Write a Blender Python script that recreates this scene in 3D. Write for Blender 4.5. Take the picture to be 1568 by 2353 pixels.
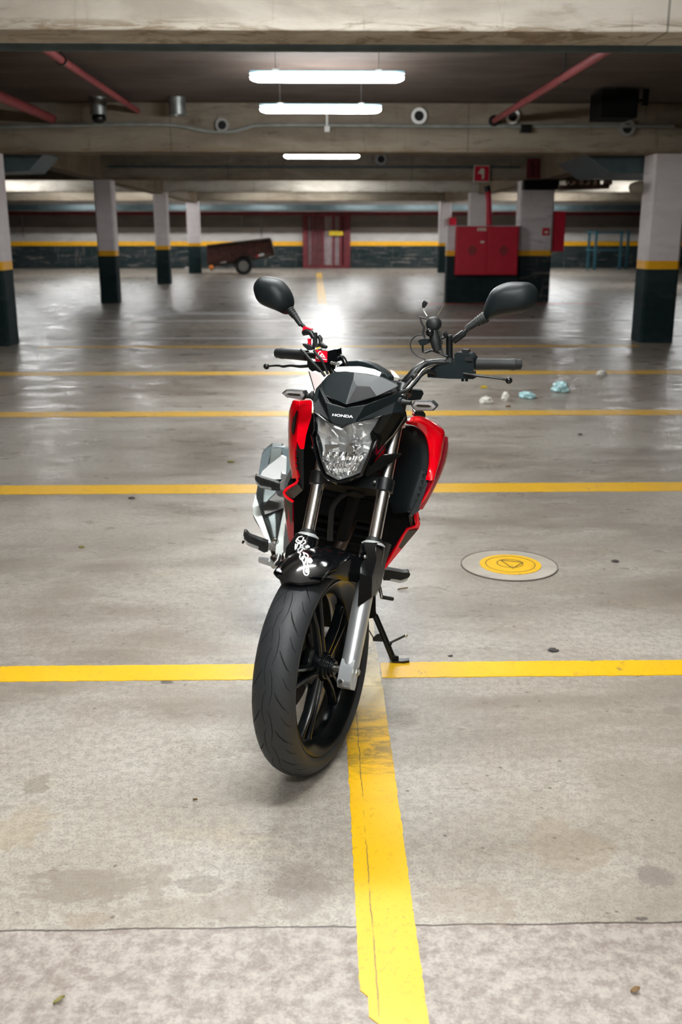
import bpy, bmesh, math, random
from mathutils import Vector as V, Matrix
random.seed(7)
for o in list(bpy.data.objects): bpy.data.objects.remove(o)
sc = bpy.context.scene
COL = sc.collection

# ------------------------------------------------------------------ camera
IW, IH = 1568.0, 2353.0
LENS = 35.0
FPX = LENS / 36.0 * IH
HC, YAW = 1.44, math.radians(1.15)
PITCH = math.atan((IH / 2 - 535.0) / FPX)
FWD = V((math.sin(YAW) * math.cos(PITCH), math.cos(YAW) * math.cos(PITCH), -math.sin(PITCH)))
RGT = V((math.cos(YAW), -math.sin(YAW), 0))
UPV = RGT.cross(FWD)
CAMP = V((0, 0, HC))
cd = bpy.data.cameras.new('camera'); cam = bpy.data.objects.new('camera', cd); COL.objects.link(cam)
cd.sensor_fit = 'VERTICAL'; cd.sensor_height = 36; cd.sensor_width = 24; cd.lens = LENS
cd.clip_start = 0.05; cd.clip_end = 300
cam.matrix_world = Matrix(((RGT.x, UPV.x, -FWD.x, 0), (RGT.y, UPV.y, -FWD.y, 0), (RGT.z, UPV.z, -FWD.z, HC), (0, 0, 0, 1)))
cd.dof.use_dof = True; cd.dof.focus_distance = 2.8; cd.dof.aperture_fstop = 4.0
sc.camera = cam

# ------------------------------------------------------------------ world, exposure
w = bpy.data.worlds.new('world'); sc.world = w; w.use_nodes = True
w.node_tree.nodes['Background'].inputs[0].default_value = (0.8, 0.9, 1, 1)
w.node_tree.nodes['Background'].inputs[1].default_value = 0.0
TUBE_POWER = 40.0       # emission strength of the fluorescent diffusers
sc.view_settings.view_transform = 'Standard'; sc.view_settings.look = 'None'
sc.view_settings.gamma = 1; sc.view_settings.use_curve_mapping = False
sc.view_settings.exposure = 1.93
sc.cycles.use_denoising = True
sc.cycles.max_bounces = 6; sc.cycles.diffuse_bounces = 3; sc.cycles.glossy_bounces = 4
sc.cycles.use_adaptive_sampling = True; sc.cycles.adaptive_threshold = .06; sc.cycles.adaptive_min_samples = 16
sc.cycles.transparent_max_bounces = 12
sc.cycles.sample_clamp_indirect = 6.0
sc.cycles.caustics_reflective = False; sc.cycles.caustics_refractive = False

# ------------------------------------------------------------------ measuring helpers: a photo pixel seen at a known distance
def ray(px, py): return FWD + RGT * ((px - IW / 2) / FPX) - UPV * ((py - IH / 2) / FPX)
def at(px, py, Y):
    d = ray(px, py); return CAMP + d * (Y / d.y)
def ground(px, py, z=0.0):
    d = ray(px, py); return CAMP + d * ((z - HC) / d.z)
def frame(yaw, lean):
    y, l = math.radians(yaw), math.radians(lean)
    Rz = Matrix(((math.cos(y), math.sin(y), 0), (-math.sin(y), math.cos(y), 0), (0, 0, 1)))
    Ry = Matrix(((math.cos(l), 0, math.sin(l)), (0, 1, 0), (-math.sin(l), 0, math.cos(l))))
    return Rz @ Ry
# motorcycle frames: u = its left, v = towards its tail, w = up; both start where the front tyre touches the floor
ORG = V((-.0215, 2.516, 0))
FS, FB = frame(23.4, 0.2), frame(-2, 11.5)      # steered front end, leaning body
RAKE = math.radians(30)
def S(u, v, w): return ORG + FS @ V((u, v, w))
def B(u, v, w): return ORG + FB @ V((u, v, w))
def hit(F, px, py, n, c):
    C = F.transposed() @ (CAMP - ORG); d = F.transposed() @ ray(px, py)
    n = V(n); t = (c - C.dot(n)) / d.dot(n); return ORG + F @ (C + d * t)
def Sv(px, py, v): return hit(FS, px, py, (0, 1, 0), v)
def Su(px, py, u): return hit(FS, px, py, (1, 0, 0), u)
NF = V((0, -math.cos(RAKE), math.sin(RAKE))); AX = V((0, math.sin(RAKE), math.cos(RAKE)))
def Sn(px, py, n): return hit(FS, px, py, NF, n + .30 * NF.z)   # plane of the fork legs, n in front of it
def Bv(px, py, v): return hit(FB, px, py, (0, 1, 0), v)
def Bu(px, py, u): return hit(FB, px, py, (1, 0, 0), u)
def fork(u, s, n=0): return S(*(V((u, 0, .30)) + AX * s + NF * n))
ZON = dict(A=(570, 620, 6.0308), L=(900, 630, 4.3556), C=(640, 800, 6.0308), D=(840, 860, 6.5364), E=(550, 1000, 7.1286),
           F=(700, 1080, 6.0308), G=(700, 1380, 5.6038), M=(660, 1180, 6.0308), K=(840, 1280, 9.05), R=(640, 900, 9.8),
           N=(690, 730, 9.2235), T=(540, 1300, 3.4087), Y=(680, 1100, 7.127), X=(540, 1000, 2.9037))
def z(k, x, y): a = ZON[k]; return a[0] + x / a[2], a[1] + y / a[2]
def zs(k, pts, fn, dep):            # pts: (x, y) or (x, y, depth)
    out = []
    for p in pts:
        q = z(k, p[0], p[1]); out.append(fn(q[0], q[1], p[2] if len(p) > 2 else dep))
    return out

# ------------------------------------------------------------------ materials
def mat(name, col, rough=.5, metal=0, spec=.5, coat=0, emit=None, strength=0, bump=0, bscale=200, var=0, vscale=6, trans=0):
    m = bpy.data.materials.new(name); m.use_nodes = True; nt = m.node_tree; p = nt.nodes['Principled BSDF']
    p.inputs['Base Color'].default_value = (*col, 1); p.inputs['Roughness'].default_value = rough
    p.inputs['Metallic'].default_value = metal; p.inputs['Specular IOR Level'].default_value = spec
    p.inputs['Coat Weight'].default_value = coat; p.inputs['Coat Roughness'].default_value = .04
    if emit: p.inputs['Emission Color'].default_value = (*emit, 1); p.inputs['Emission Strength'].default_value = strength
    tc = nt.nodes.new('ShaderNodeTexCoord')
    if bump:
        n = nt.nodes.new('ShaderNodeTexNoise'); n.inputs['Scale'].default_value = bscale; n.inputs['Detail'].default_value = 4
        b = nt.nodes.new('ShaderNodeBump'); b.inputs['Strength'].default_value = bump; b.inputs['Distance'].default_value = .002
        nt.links.new(tc.outputs['Object'], n.inputs['Vector']); nt.links.new(n.outputs['Fac'], b.inputs['Height']); nt.links.new(b.outputs['Normal'], p.inputs['Normal'])
    if var:
        n = nt.nodes.new('ShaderNodeTexNoise'); n.inputs['Scale'].default_value = vscale; n.inputs['Detail'].default_value = 6
        r = nt.nodes.new('ShaderNodeMapRange'); r.inputs['From Min'].default_value = .3; r.inputs['From Max'].default_value = .7
        r.inputs['To Min'].default_value = 1 - var; r.inputs['To Max'].default_value = 1 + var * .4
        h = nt.nodes.new('ShaderNodeHueSaturation'); h.inputs['Color'].default_value = (*col, 1)
        nt.links.new(tc.outputs['Object'], n.inputs['Vector']); nt.links.new(n.outputs['Fac'], r.inputs['Value'])
        nt.links.new(r.outputs['Result'], h.inputs['Value']); nt.links.new(h.outputs['Color'], p.inputs['Base Color'])
    return m
class NT:       # small node-graph writer
    def __init__(s, name):
        s.m = bpy.data.materials.new(name); s.m.use_nodes = True; s.t = s.m.node_tree; s.p = s.t.nodes['Principled BSDF']
        s.tc = s.t.nodes.new('ShaderNodeTexCoord').outputs['Object']
    def lk(s, a, b):
        if isinstance(a, bpy.types.NodeSocket): s.t.links.new(a, b)
        else: b.default_value = a
    def map(s, sc=(1, 1, 1), loc=(0, 0, 0)):
        n = s.t.nodes.new('ShaderNodeMapping'); n.inputs['Scale'].default_value = sc; n.inputs['Location'].default_value = loc
        s.lk(s.tc, n.inputs['Vector']); return n.outputs[0]
    def noise(s, scale, detail=5, rough=.6, vec=None, dist=0):
        n = s.t.nodes.new('ShaderNodeTexNoise'); n.inputs['Scale'].default_value = scale; n.inputs['Detail'].default_value = detail
        n.inputs['Roughness'].default_value = rough; n.inputs['Distortion'].default_value = dist; s.lk(vec or s.tc, n.inputs['Vector']); return n.outputs['Fac']
    def vor(s, scale, vec=None, feat='F1'):
        n = s.t.nodes.new('ShaderNodeTexVoronoi'); n.feature = feat; n.inputs['Scale'].default_value = scale; s.lk(vec or s.tc, n.inputs['Vector']); return n.outputs['Distance']
    def ramp(s, f, a, b, lo=0., hi=1.):
        n = s.t.nodes.new('ShaderNodeMapRange'); n.interpolation_type = 'SMOOTHSTEP'; s.lk(f, n.inputs['Value'])
        for k, v_ in (('From Min', a), ('From Max', b), ('To Min', lo), ('To Max', hi)): s.lk(v_, n.inputs[k])
        return n.outputs[0]
    def math(s, op, a, b=0.):
        n = s.t.nodes.new('ShaderNodeMath'); n.operation = op; s.lk(a, n.inputs[0]); s.lk(b, n.inputs[1]); return n.outputs[0]
    def mix(s, f, a, b):
        n = s.t.nodes.new('ShaderNodeMix'); n.data_type = 'RGBA'; s.lk(f, n.inputs['Factor'])
        for x, i in ((a, 'A'), (b, 'B')):
            so = [q for q in n.inputs if q.name == i and q.type == 'RGBA'][0]
            s.lk(x if isinstance(x, bpy.types.NodeSocket) else (*x, 1), so)
        return [q for q in n.outputs if q.type == 'RGBA'][0]
    def xyz(s):
        n = s.t.nodes.new('ShaderNodeSeparateXYZ'); s.lk(s.tc, n.inputs[0]); return n.outputs
    def out(s, col, rough, bump=None, bs=.2, bd=.01):
        s.lk(col if isinstance(col, bpy.types.NodeSocket) else (*col, 1), s.p.inputs['Base Color']); s.lk(rough, s.p.inputs['Roughness'])
        if bump is not None:
            b = s.t.nodes.new('ShaderNodeBump'); b.inputs['Strength'].default_value = bs; b.inputs['Distance'].default_value = bd
            s.lk(bump, b.inputs['Height']); s.lk(b.outputs[0], s.p.inputs['Normal'])
        return s.m

# floor: power-floated concrete with blotches, dark grit, a construction joint and a coarser pour on the near side of it
JOINT_Y = 1.825
STAINS = []
for px_, py_, wx, wy, amt, tone in ((200, 2035, 130, 45, .55, (.22, .18, .145)), (362, 2035, 35, 55, .5, (.22, .18, .15)), (450, 2032, 60, 22, .5, (.2, .17, .14)), (690, 2045, 70, 60, .45, (.22, .185, .16)), (530, 2090, 80, 40, .4, (.24, .2, .17)),
        (1500, 2015, 45, 30, .6, (.17, .14, .13)), (1070, 2080, 110, 45, .35, (.26, .2, .15)), (1478, 2111, 34, 9, .85, (.09, .075, .07)), (383, 1566, 16, 8, .8, (.07, .06, .06)), (85, 1802, 35, 26, .45, (.2, .17, .13)), (540, 1580, 26, 13, .4, (.24, .2, .16)),
        (1445, 1633, 20, 9, .5, (.2, .17, .14)), (1548, 1633, 22, 9, .5, (.2, .17, .14)), (1300, 1940, 120, 60, .3, (.30, .22, .14)), (60, 1900, 70, 60, .3, (.33, .25, .13)), (1560, 1215, 30, 8, .5, (.2, .16, .13)), (40, 1102, 60, 16, .35, (.22, .18, .15)), (350, 870, 90, 14, .35, (.2, .16, .13)), (1500, 1040, 60, 10, .5, (.17, .14, .12)), (190, 2112, 70, 18, .35, (.25, .18, .12))):
    g0, g1, g2 = ground(px_, py_), ground(px_ + wx, py_), ground(px_, py_ - wy); STAINS.append((g0.x, g0.y, abs(g1.x - g0.x), abs(g2.y - g0.y), amt, tone))
def floor_material():
    g = NT('floor_concrete'); st = g.map((.75, 1.5, 1))
    big = g.noise(.55, 5, .6, st, .6); mid = g.noise(2.3, 6, .65, st, .4); fine = g.noise(38, 6, .75); grit = g.noise(150, 3, .7)
    c = g.mix(g.ramp(big, .32, .66), (.235, .195, .158), (.475, .44, .385))
    c = g.mix(g.ramp(mid, .45, .75, 0, .55), c, (.55, .525, .48))
    c = g.mix(g.ramp(g.noise(1.1, 6, .62, g.map((.8, 1.7, 1), (7, 3, 0)), .9), .57, .72, 0, .55), c, (.30, .245, .19))
    c = g.mix(g.ramp(g.noise(1.7, 5, .6, g.map((1, 1.6, 1), (31, 12, 0))), .62, .75, 0, .30), c, (.48, .37, .20))
    c = g.mix(g.ramp(fine, .38, .60, .5, 0), c, (.21, .18, .15))
    c = g.mix(g.ramp(grit, .36, .5, .55, 0), c, (.16, .14, .125))
    c = g.mix(g.ramp(g.vor(11), .03, .085, .8, 0), c, (.10, .085, .075))
    stn = g.noise(9, 7, .7, g.map((1, 1.5, 1), (2, 5, 0)), .4)
    st2 = g.noise(1.9, 7, .7, g.map((.9, 1.5, 1), (3.3, 9.1, 0)), .3)
    c = g.mix(g.ramp(st2, .655, .69, 0, .6), c, (.21, .18, .155))
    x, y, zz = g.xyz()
    c = g.mix(g.ramp(y, 12.9, 14.2, 0, .38), c, (.15, .125, .105))  # far floor darkened in colour to offset the brightness of the far tubes
    near = g.ramp(y, JOINT_Y - .006, JOINT_Y + .006, 1, 0)
    coarse = g.mix(g.ramp(g.noise(26, 6, .8), .38, .62), (.19, .15, .138), (.45, .40, .37))
    c = g.mix(g.math('MULTIPLY', near, .62), c, coarse)
    wob = g.math('ADD', y, g.math('MULTIPLY', g.math('SUBTRACT', g.noise(7, 5, .7), .5), .02))
    d = g.math('ABSOLUTE', g.math('SUBTRACT', wob, JOINT_Y))
    c = g.mix(g.ramp(d, .0012, .0045, .85, 0), c, (.055, .04, .035))
    for cx, cy, rx, ry, amt, tone in STAINS:
        dx = g.math('DIVIDE', g.math('SUBTRACT', x, cx), rx); dy = g.math('DIVIDE', g.math('SUBTRACT', y, cy), ry)
        rr = g.math('SQRT', g.math('ADD', g.math('MULTIPLY', dx, dx), g.math('MULTIPLY', dy, dy)))
        rr = g.math('ADD', rr, g.math('MULTIPLY', g.math('SUBTRACT', stn, .5), 3.2))
        c = g.mix(g.ramp(rr, .75, 1.0, amt, 0), c, tone)
    d8 = g.math('ABSOLUTE', g.math('SUBTRACT', wob, 9.8))
    c = g.mix(g.ramp(d8, .002, .006, .6, 0), c, (.1, .08, .07))
    ro = g.math('ADD', g.ramp(g.noise(3, 5, .6, st), .3, .7, .24, .46), g.math('MULTIPLY', near, .12))
    m = g.out(c, ro, g.math('ADD', fine, g.math('MULTIPLY', grit, .5)), .22, .003)
    g.p.inputs['Specular IOR Level'].default_value = .42
    return m
def paint_material(name, col, pale, wear, scale=1.0, blotch=.25):
    g = NT(name)
    c = g.mix(g.ramp(g.noise(2.2 * scale, 4, .6), .5, .72, 0, blotch), col, pale)
    c = g.mix(g.ramp(g.noise(60, 5, .75), .33, .45, .5, 0), c, tuple(q * .55 for q in col))
    chip = g.math('MULTIPLY', g.ramp(g.noise(14, 7, .8), .60 - wear, .66 - wear), g.ramp(g.noise(3.5, 3, .5), .45, .62))
    c = g.mix(g.math('MULTIPLY', chip, .8), c, (.16, .13, .09))
    return g.out(c, .42, g.noise(90, 4, .7), .12, .002)
def concrete(name, a, b, dirt, dirt_amt=.6, streak=True, rough=.8, sx=1, edge=0, spec=.5):
    g = NT(name)
    c = g.mix(g.ramp(g.noise(1.6, 6, .65, g.map((.5 * sx, 1, 1.6)), .4), .35, .65), a, b)
    c = g.mix(g.ramp(g.noise(3.3, 7, .72, g.map((.35 * sx, 1, 2.4), (5, 2, 8)), .5), .52, .74, 0, dirt_amt), c, dirt)
    if streak: c = g.mix(g.ramp(g.noise(5, 5, .7, g.map((2.2, 2.2, .25), (2, 2, 2))), .58, .75, 0, dirt_amt * .7), c, dirt)
    c = g.mix(g.ramp(g.vor(3.1), .02, .05, .5, 0), c, tuple(q * .4 for q in dirt))
    if edge:        # stained, chipped lower edge and a few vertical joints
        x, y, zz = g.xyz(); st = g.map((1.1, 1, 9), (4, 1, 6))
        low = g.math('MULTIPLY', g.ramp(zz, .015, .085, 1, 0), g.ramp(g.noise(2.6, 7, .75, st, .8), .46, .60))
        c = g.mix(g.math('MULTIPLY', low, edge), c, (.20, .135, .07))
        up = g.math('MULTIPLY', g.ramp(zz, .19, .30), g.ramp(g.noise(1.2, 5, .6, g.map((.6, 1, 2)), .3), .40, .62, .35, .95))
        c = g.mix(g.math('MULTIPLY', up, edge * .55), c, dirt)
        jt = g.math('ABSOLUTE', g.math('SUBTRACT', g.math('FRACT', g.math('MULTIPLY', g.math('ADD', x, 11.32), .265)), .5))
        c = g.mix(g.ramp(jt, .0008, .0030, .6, 0), c, (.06, .045, .035))
    g.p.inputs['Specular IOR Level'].default_value = spec
    return g.out(c, rough, g.noise(40, 5, .7), .25, .004)

def spine_material():       # the long line: grimy by the wheel, cracked along a slab joint, paler at its near end
    g = NT('long_line_paint'); x, y, zz = g.xyz()
    c = g.mix(g.ramp(g.noise(2.4, 4, .6), .45, .75, 0, .35), (.80, .455, .003), (.86, .52, .03))
    c = g.mix(g.ramp(y, -.62, -.30, .55, 0), c, (.86, .58, .14))
    c = g.mix(g.ramp(g.noise(60, 5, .75), .33, .45, .5, 0), c, (.42, .22, .005))
    gr = g.math('MULTIPLY', g.ramp(y, .30, .62), g.ramp(g.noise(9, 7, .8, g.map((.5, 1.4, 1)), .6), .45, .62))
    c = g.mix(g.math('MULTIPLY', gr, .75), c, (.13, .095, .04))
    c = g.mix(g.math('MULTIPLY', g.ramp(y, .70, 1.03), g.ramp(g.noise(20, 6, .8), .20, .5)), c, (.66, .53, .28))
    wx = g.math('ADD', x, g.math('MULTIPLY', g.math('SUBTRACT', g.noise(7, 6, .75), .5), .016))
    cr = g.ramp(g.math('ABSOLUTE', g.math('SUBTRACT', wx, -.030)), .0004, .0020, 1, 0)
    cr = g.math('MULTIPLY', cr, g.ramp(g.noise(2.6, 4, .6, g.map((.1, 1.5, 1), (0, 4, 0))), .42, .52))
    c = g.mix(g.math('MULTIPLY', cr, .9), c, (.12, .085, .04))
    chip = g.math('MULTIPLY', g.ramp(g.noise(26, 6, .8), .62, .66), g.ramp(g.noise(3.1, 3, .5), .45, .6))
    c = g.mix(g.math('MULTIPLY', chip, .85), c, (.15, .11, .06))
    return g.out(c, .42, g.noise(90, 4, .7), .15, .002)
M = {}
M['spine'] = spine_material()
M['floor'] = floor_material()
M['yellow'] = paint_material('yellow_line_paint', (.80, .455, .003), (.84, .52, .05), .02)
M['yellow_far'] = paint_material('faded_yellow_line_paint', (.72, .42, .045), (.62, .47, .2), .05, 2, .6)
M['cream'] = paint_material('worn_cream_line_paint', (.68, .54, .27), (.60, .53, .40), .10, 2, .7)
M['white_line'] = paint_material('worn_white_line_paint', (.62, .61, .6), (.45, .43, .42), .06, 2, .6)
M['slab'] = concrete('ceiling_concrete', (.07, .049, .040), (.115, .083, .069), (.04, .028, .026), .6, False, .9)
M['slab_bounce'] = concrete('bounce_ceiling_concrete', (.46, .43, .39), (.56, .53, .49), (.4, .36, .32), .4, False, .9)
M['beam'] = concrete('beam_concrete', (.20, .16, .115), (.31, .262, .20), (.07, .05, .035), .8, edge=.9)
M['beam_pale'] = concrete('painted_beam_concrete', (.42, .375, .315), (.62, .575, .505), (.16, .115, .07), .55, edge=.75)
M['white_paint'] = concrete('white_column_paint', (.70, .63, .64), (.80, .74, .745), (.42, .36, .34), .3)
M['stained_paint'] = concrete('water_stained_column_paint', (.66, .59, .59), (.78, .72, .72), (.16, .10, .075), 1.0)
M['band'] = mat('yellow_band_paint', (.95, .47, .006), .5, var=.12)
M['dark_paint'] = concrete('dark_green_base_paint', (.010, .022, .024), (.022, .036, .038), (.06, .052, .05), .3, spec=.15)
M['scuff_paint'] = concrete('scuffed_dark_base_paint', (.016, .028, .03), (.035, .045, .047), (.30, .26, .24), .95, spec=.15)
M['wall_low'] = concrete('wall_pale_render', (.44, .41, .385), (.54, .51, .485), (.25, .22, .2), .4)
M['wall_top'] = concrete('wall_grey_render', (.155, .135, .12), (.21, .185, .165), (.10, .09, .08), .5)
M['tan_beam'] = concrete('tan_beam_concrete', (.21, .16, .105), (.28, .22, .15), (.16, .12, .08), .5)
M['tube_on'] = mat('lit_fluorescent_diffuser', (.9, .95, 1), .4, emit=(.945, .97, .965), strength=TUBE_POWER)
M['lamp_body'] = mat('light_housing_teal_grey', (.10, .15, .17), .5)
M['red_pipe'] = mat('faded_red_pipe_paint', (.30, .055, .06), .55, var=.3)
M['red_paint'] = mat('fire_red_paint', (.60, .004, .03), .45, var=.12)
M['red_dark'] = mat('dull_red_steel', (.16, .012, .02), .5, var=.35)
M['teal_steel'] = mat('teal_grey_steel', (.06, .09, .10), .5, var=.3)
M['galv'] = mat('galvanised_steel', (.30, .315, .305), .42, .75, var=.35, vscale=12)
M['conduit'] = mat('grey_pvc_conduit', (.25, .26, .24), .5, var=.25)
M['white_plastic'] = mat('white_plastic', (.75, .74, .72), .5)
M['grey_plastic'] = mat('grey_plastic', (.26, .25, .24), .6)
M['blue_steel'] = mat('blue_painted_steel', (.03, .11, .15), .45, var=.2)
M['black_hole'] = mat('dark_opening', (.01, .01, .01), .9)
M['pale_sign'] = mat('pale_sign_print', (.75, .72, .6), .5)
M['gate_back'] = mat('mauve_grey_sheet', (.36, .28, .29), .7, var=.3)
M['yellow_sign'] = mat('yellow_sign_paint', (.62, .44, .01), .5)
M['wood'] = mat('brown_red_trailer_boards', (.10, .032, .022), .7, var=.5, vscale=9)
M['orange'] = mat('orange_reflector', (.95, .25, .01), .3)
M['rubber_far'] = mat('trailer_rubber', (.012, .014, .014), .8)
M['tissue'] = mat('crumpled_white_tissue', (.82, .80, .74), .8, bump=.6, bscale=60)
M['blue_plastic'] = mat('pale_blue_plastic', (.50, .78, .82), .3)
M['leaf'] = mat('dry_olive_leaf', (.22, .19, .05), .6)
M['brown_leaf'] = mat('brown_leaf', (.20, .12, .05), .7)
M['stone'] = mat('dark_stone', (.05, .045, .045), .8)
# motorcycle
M['tyre'] = mat('tyre_rubber', (.021, .024, .027), .55, bump=.25, bscale=260, var=.15)
M['groove'] = mat('tyre_groove', (.004, .004, .004), .95)
M['gloss'] = mat('gloss_black_paint', (.003, .0036, .0042), .11, spec=.45)
M['signal_inner'] = mat('signal_inner_reflector', (.5, .48, .48), .3, .3)
M['matte_deep'] = mat('deep_black_plastic', (.003, .0036, .004), .35, spec=.12)
M['matte'] = mat('matte_black_plastic', (.0058, .0090, .0102), .46, spec=.22, bump=.1, bscale=700)
M['visor'] = mat('dark_grey_visor_plastic', (.0085, .0135, .0152), .48, spec=.22, bump=.1, bscale=700)
M['soft'] = mat('black_rubber', (.0055, .007, .0075), .55)
M['satin'] = mat('satin_black_metal', (.006, .0075, .008), .33, .2)
M['red'] = mat('gloss_red_paint', (.80, .0, .008), .16, coat=.8)
M['red_deep'] = mat('gloss_deep_red_paint', (.42, .0, .02), .2, coat=.8)
M['chrome'] = mat('chrome', (.95, .95, .96), .18, 1)
M['rim'] = mat('wheel_black_enamel', (.004, .0048, .0055), .2, spec=.28)
M['silver'] = mat('satin_silver_alloy', (.50, .52, .53), .34, .85)
M['steel'] = mat('brushed_steel', (.50, .49, .46), .28, 1, var=.2, vscale=20)
M['cap'] = mat('pale_silver_cap', (.72, .75, .75), .3, .3)
M['reflector'] = mat('headlight_reflector', (1, 1, 1), .12, .55, spec=1)
M['dark_steel'] = mat('dark_exhaust_steel', (.07, .055, .045), .4, .9, var=.3)
M['engine'] = mat('engine_black', (.0025, .0028, .003), .7, spec=.15)
M['chrome_clear'] = mat('polished_reflector', (.93, .93, .94), .07, .9)
M['lip'] = mat('polished_visor_edge', (.03, .045, .05), .24, spec=.6)
M['vent_grey'] = mat('grey_vent_plastic', (.028, .036, .04), .5)
M['fork_silver'] = mat('bright_silver_fork_paint', (.60, .63, .65), .33, .8)
M['floor_red'] = mat('red_floor_paint', (.75, .10, .04), .5, var=.4)
M['scoop'] = mat('black_scoop_decal', (.03, .001, .003), .3)
M['shield'] = mat('teal_grey_silencer_shield', (.05, .075, .085), .45, .2, var=.15)
M['silencer_steel'] = mat('silencer_steel', (.115, .135, .135), .42, .75, var=.3, vscale=9)
M['guard_dark'] = mat('dark_heat_guard', (.028, .028, .025), .4, .4)
M['white'] = mat('white_vinyl', (.85, .85, .85), .4)
M['sticker_red'] = mat('sticker_red', (.78, .0, .02), .4)
M['amber'] = mat('yellow_cable', (.65, .5, .02), .5)
M['mirror'] = mat('mirror_glass', (.9, .9, .9), .02, 1)
M['graphic'] = mat('dark_bronze_decal', (.06, .05, .035), .35, .3, coat=.3)
def glass_mat(name, tint, gloss=.16):
    m = bpy.data.materials.new(name); m.use_nodes = True; t = m.node_tree; t.nodes.clear()
    o = t.nodes.new('ShaderNodeOutputMaterial'); mx = t.nodes.new('ShaderNodeMixShader'); tr = t.nodes.new('ShaderNodeBsdfTransparent'); gl = t.nodes.new('ShaderNodeBsdfGlossy')
    lw = t.nodes.new('ShaderNodeLayerWeight'); lw.inputs['Blend'].default_value = gloss
    tr.inputs[0].default_value = (*tint, 1); gl.inputs['Roughness'].default_value = .03
    t.links.new(lw.outputs['Fresnel'], mx.inputs[0]); t.links.new(tr.outputs[0], mx.inputs[1]); t.links.new(gl.outputs[0], mx.inputs[2]); t.links.new(mx.outputs[0], o.inputs[0]); return m
M['glass'] = glass_mat('clear_lens_glass', (.96, .97, .97), .2)
M['smoke'] = glass_mat('clear_signal_lens', (.97, .96, .96), .2)

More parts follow.
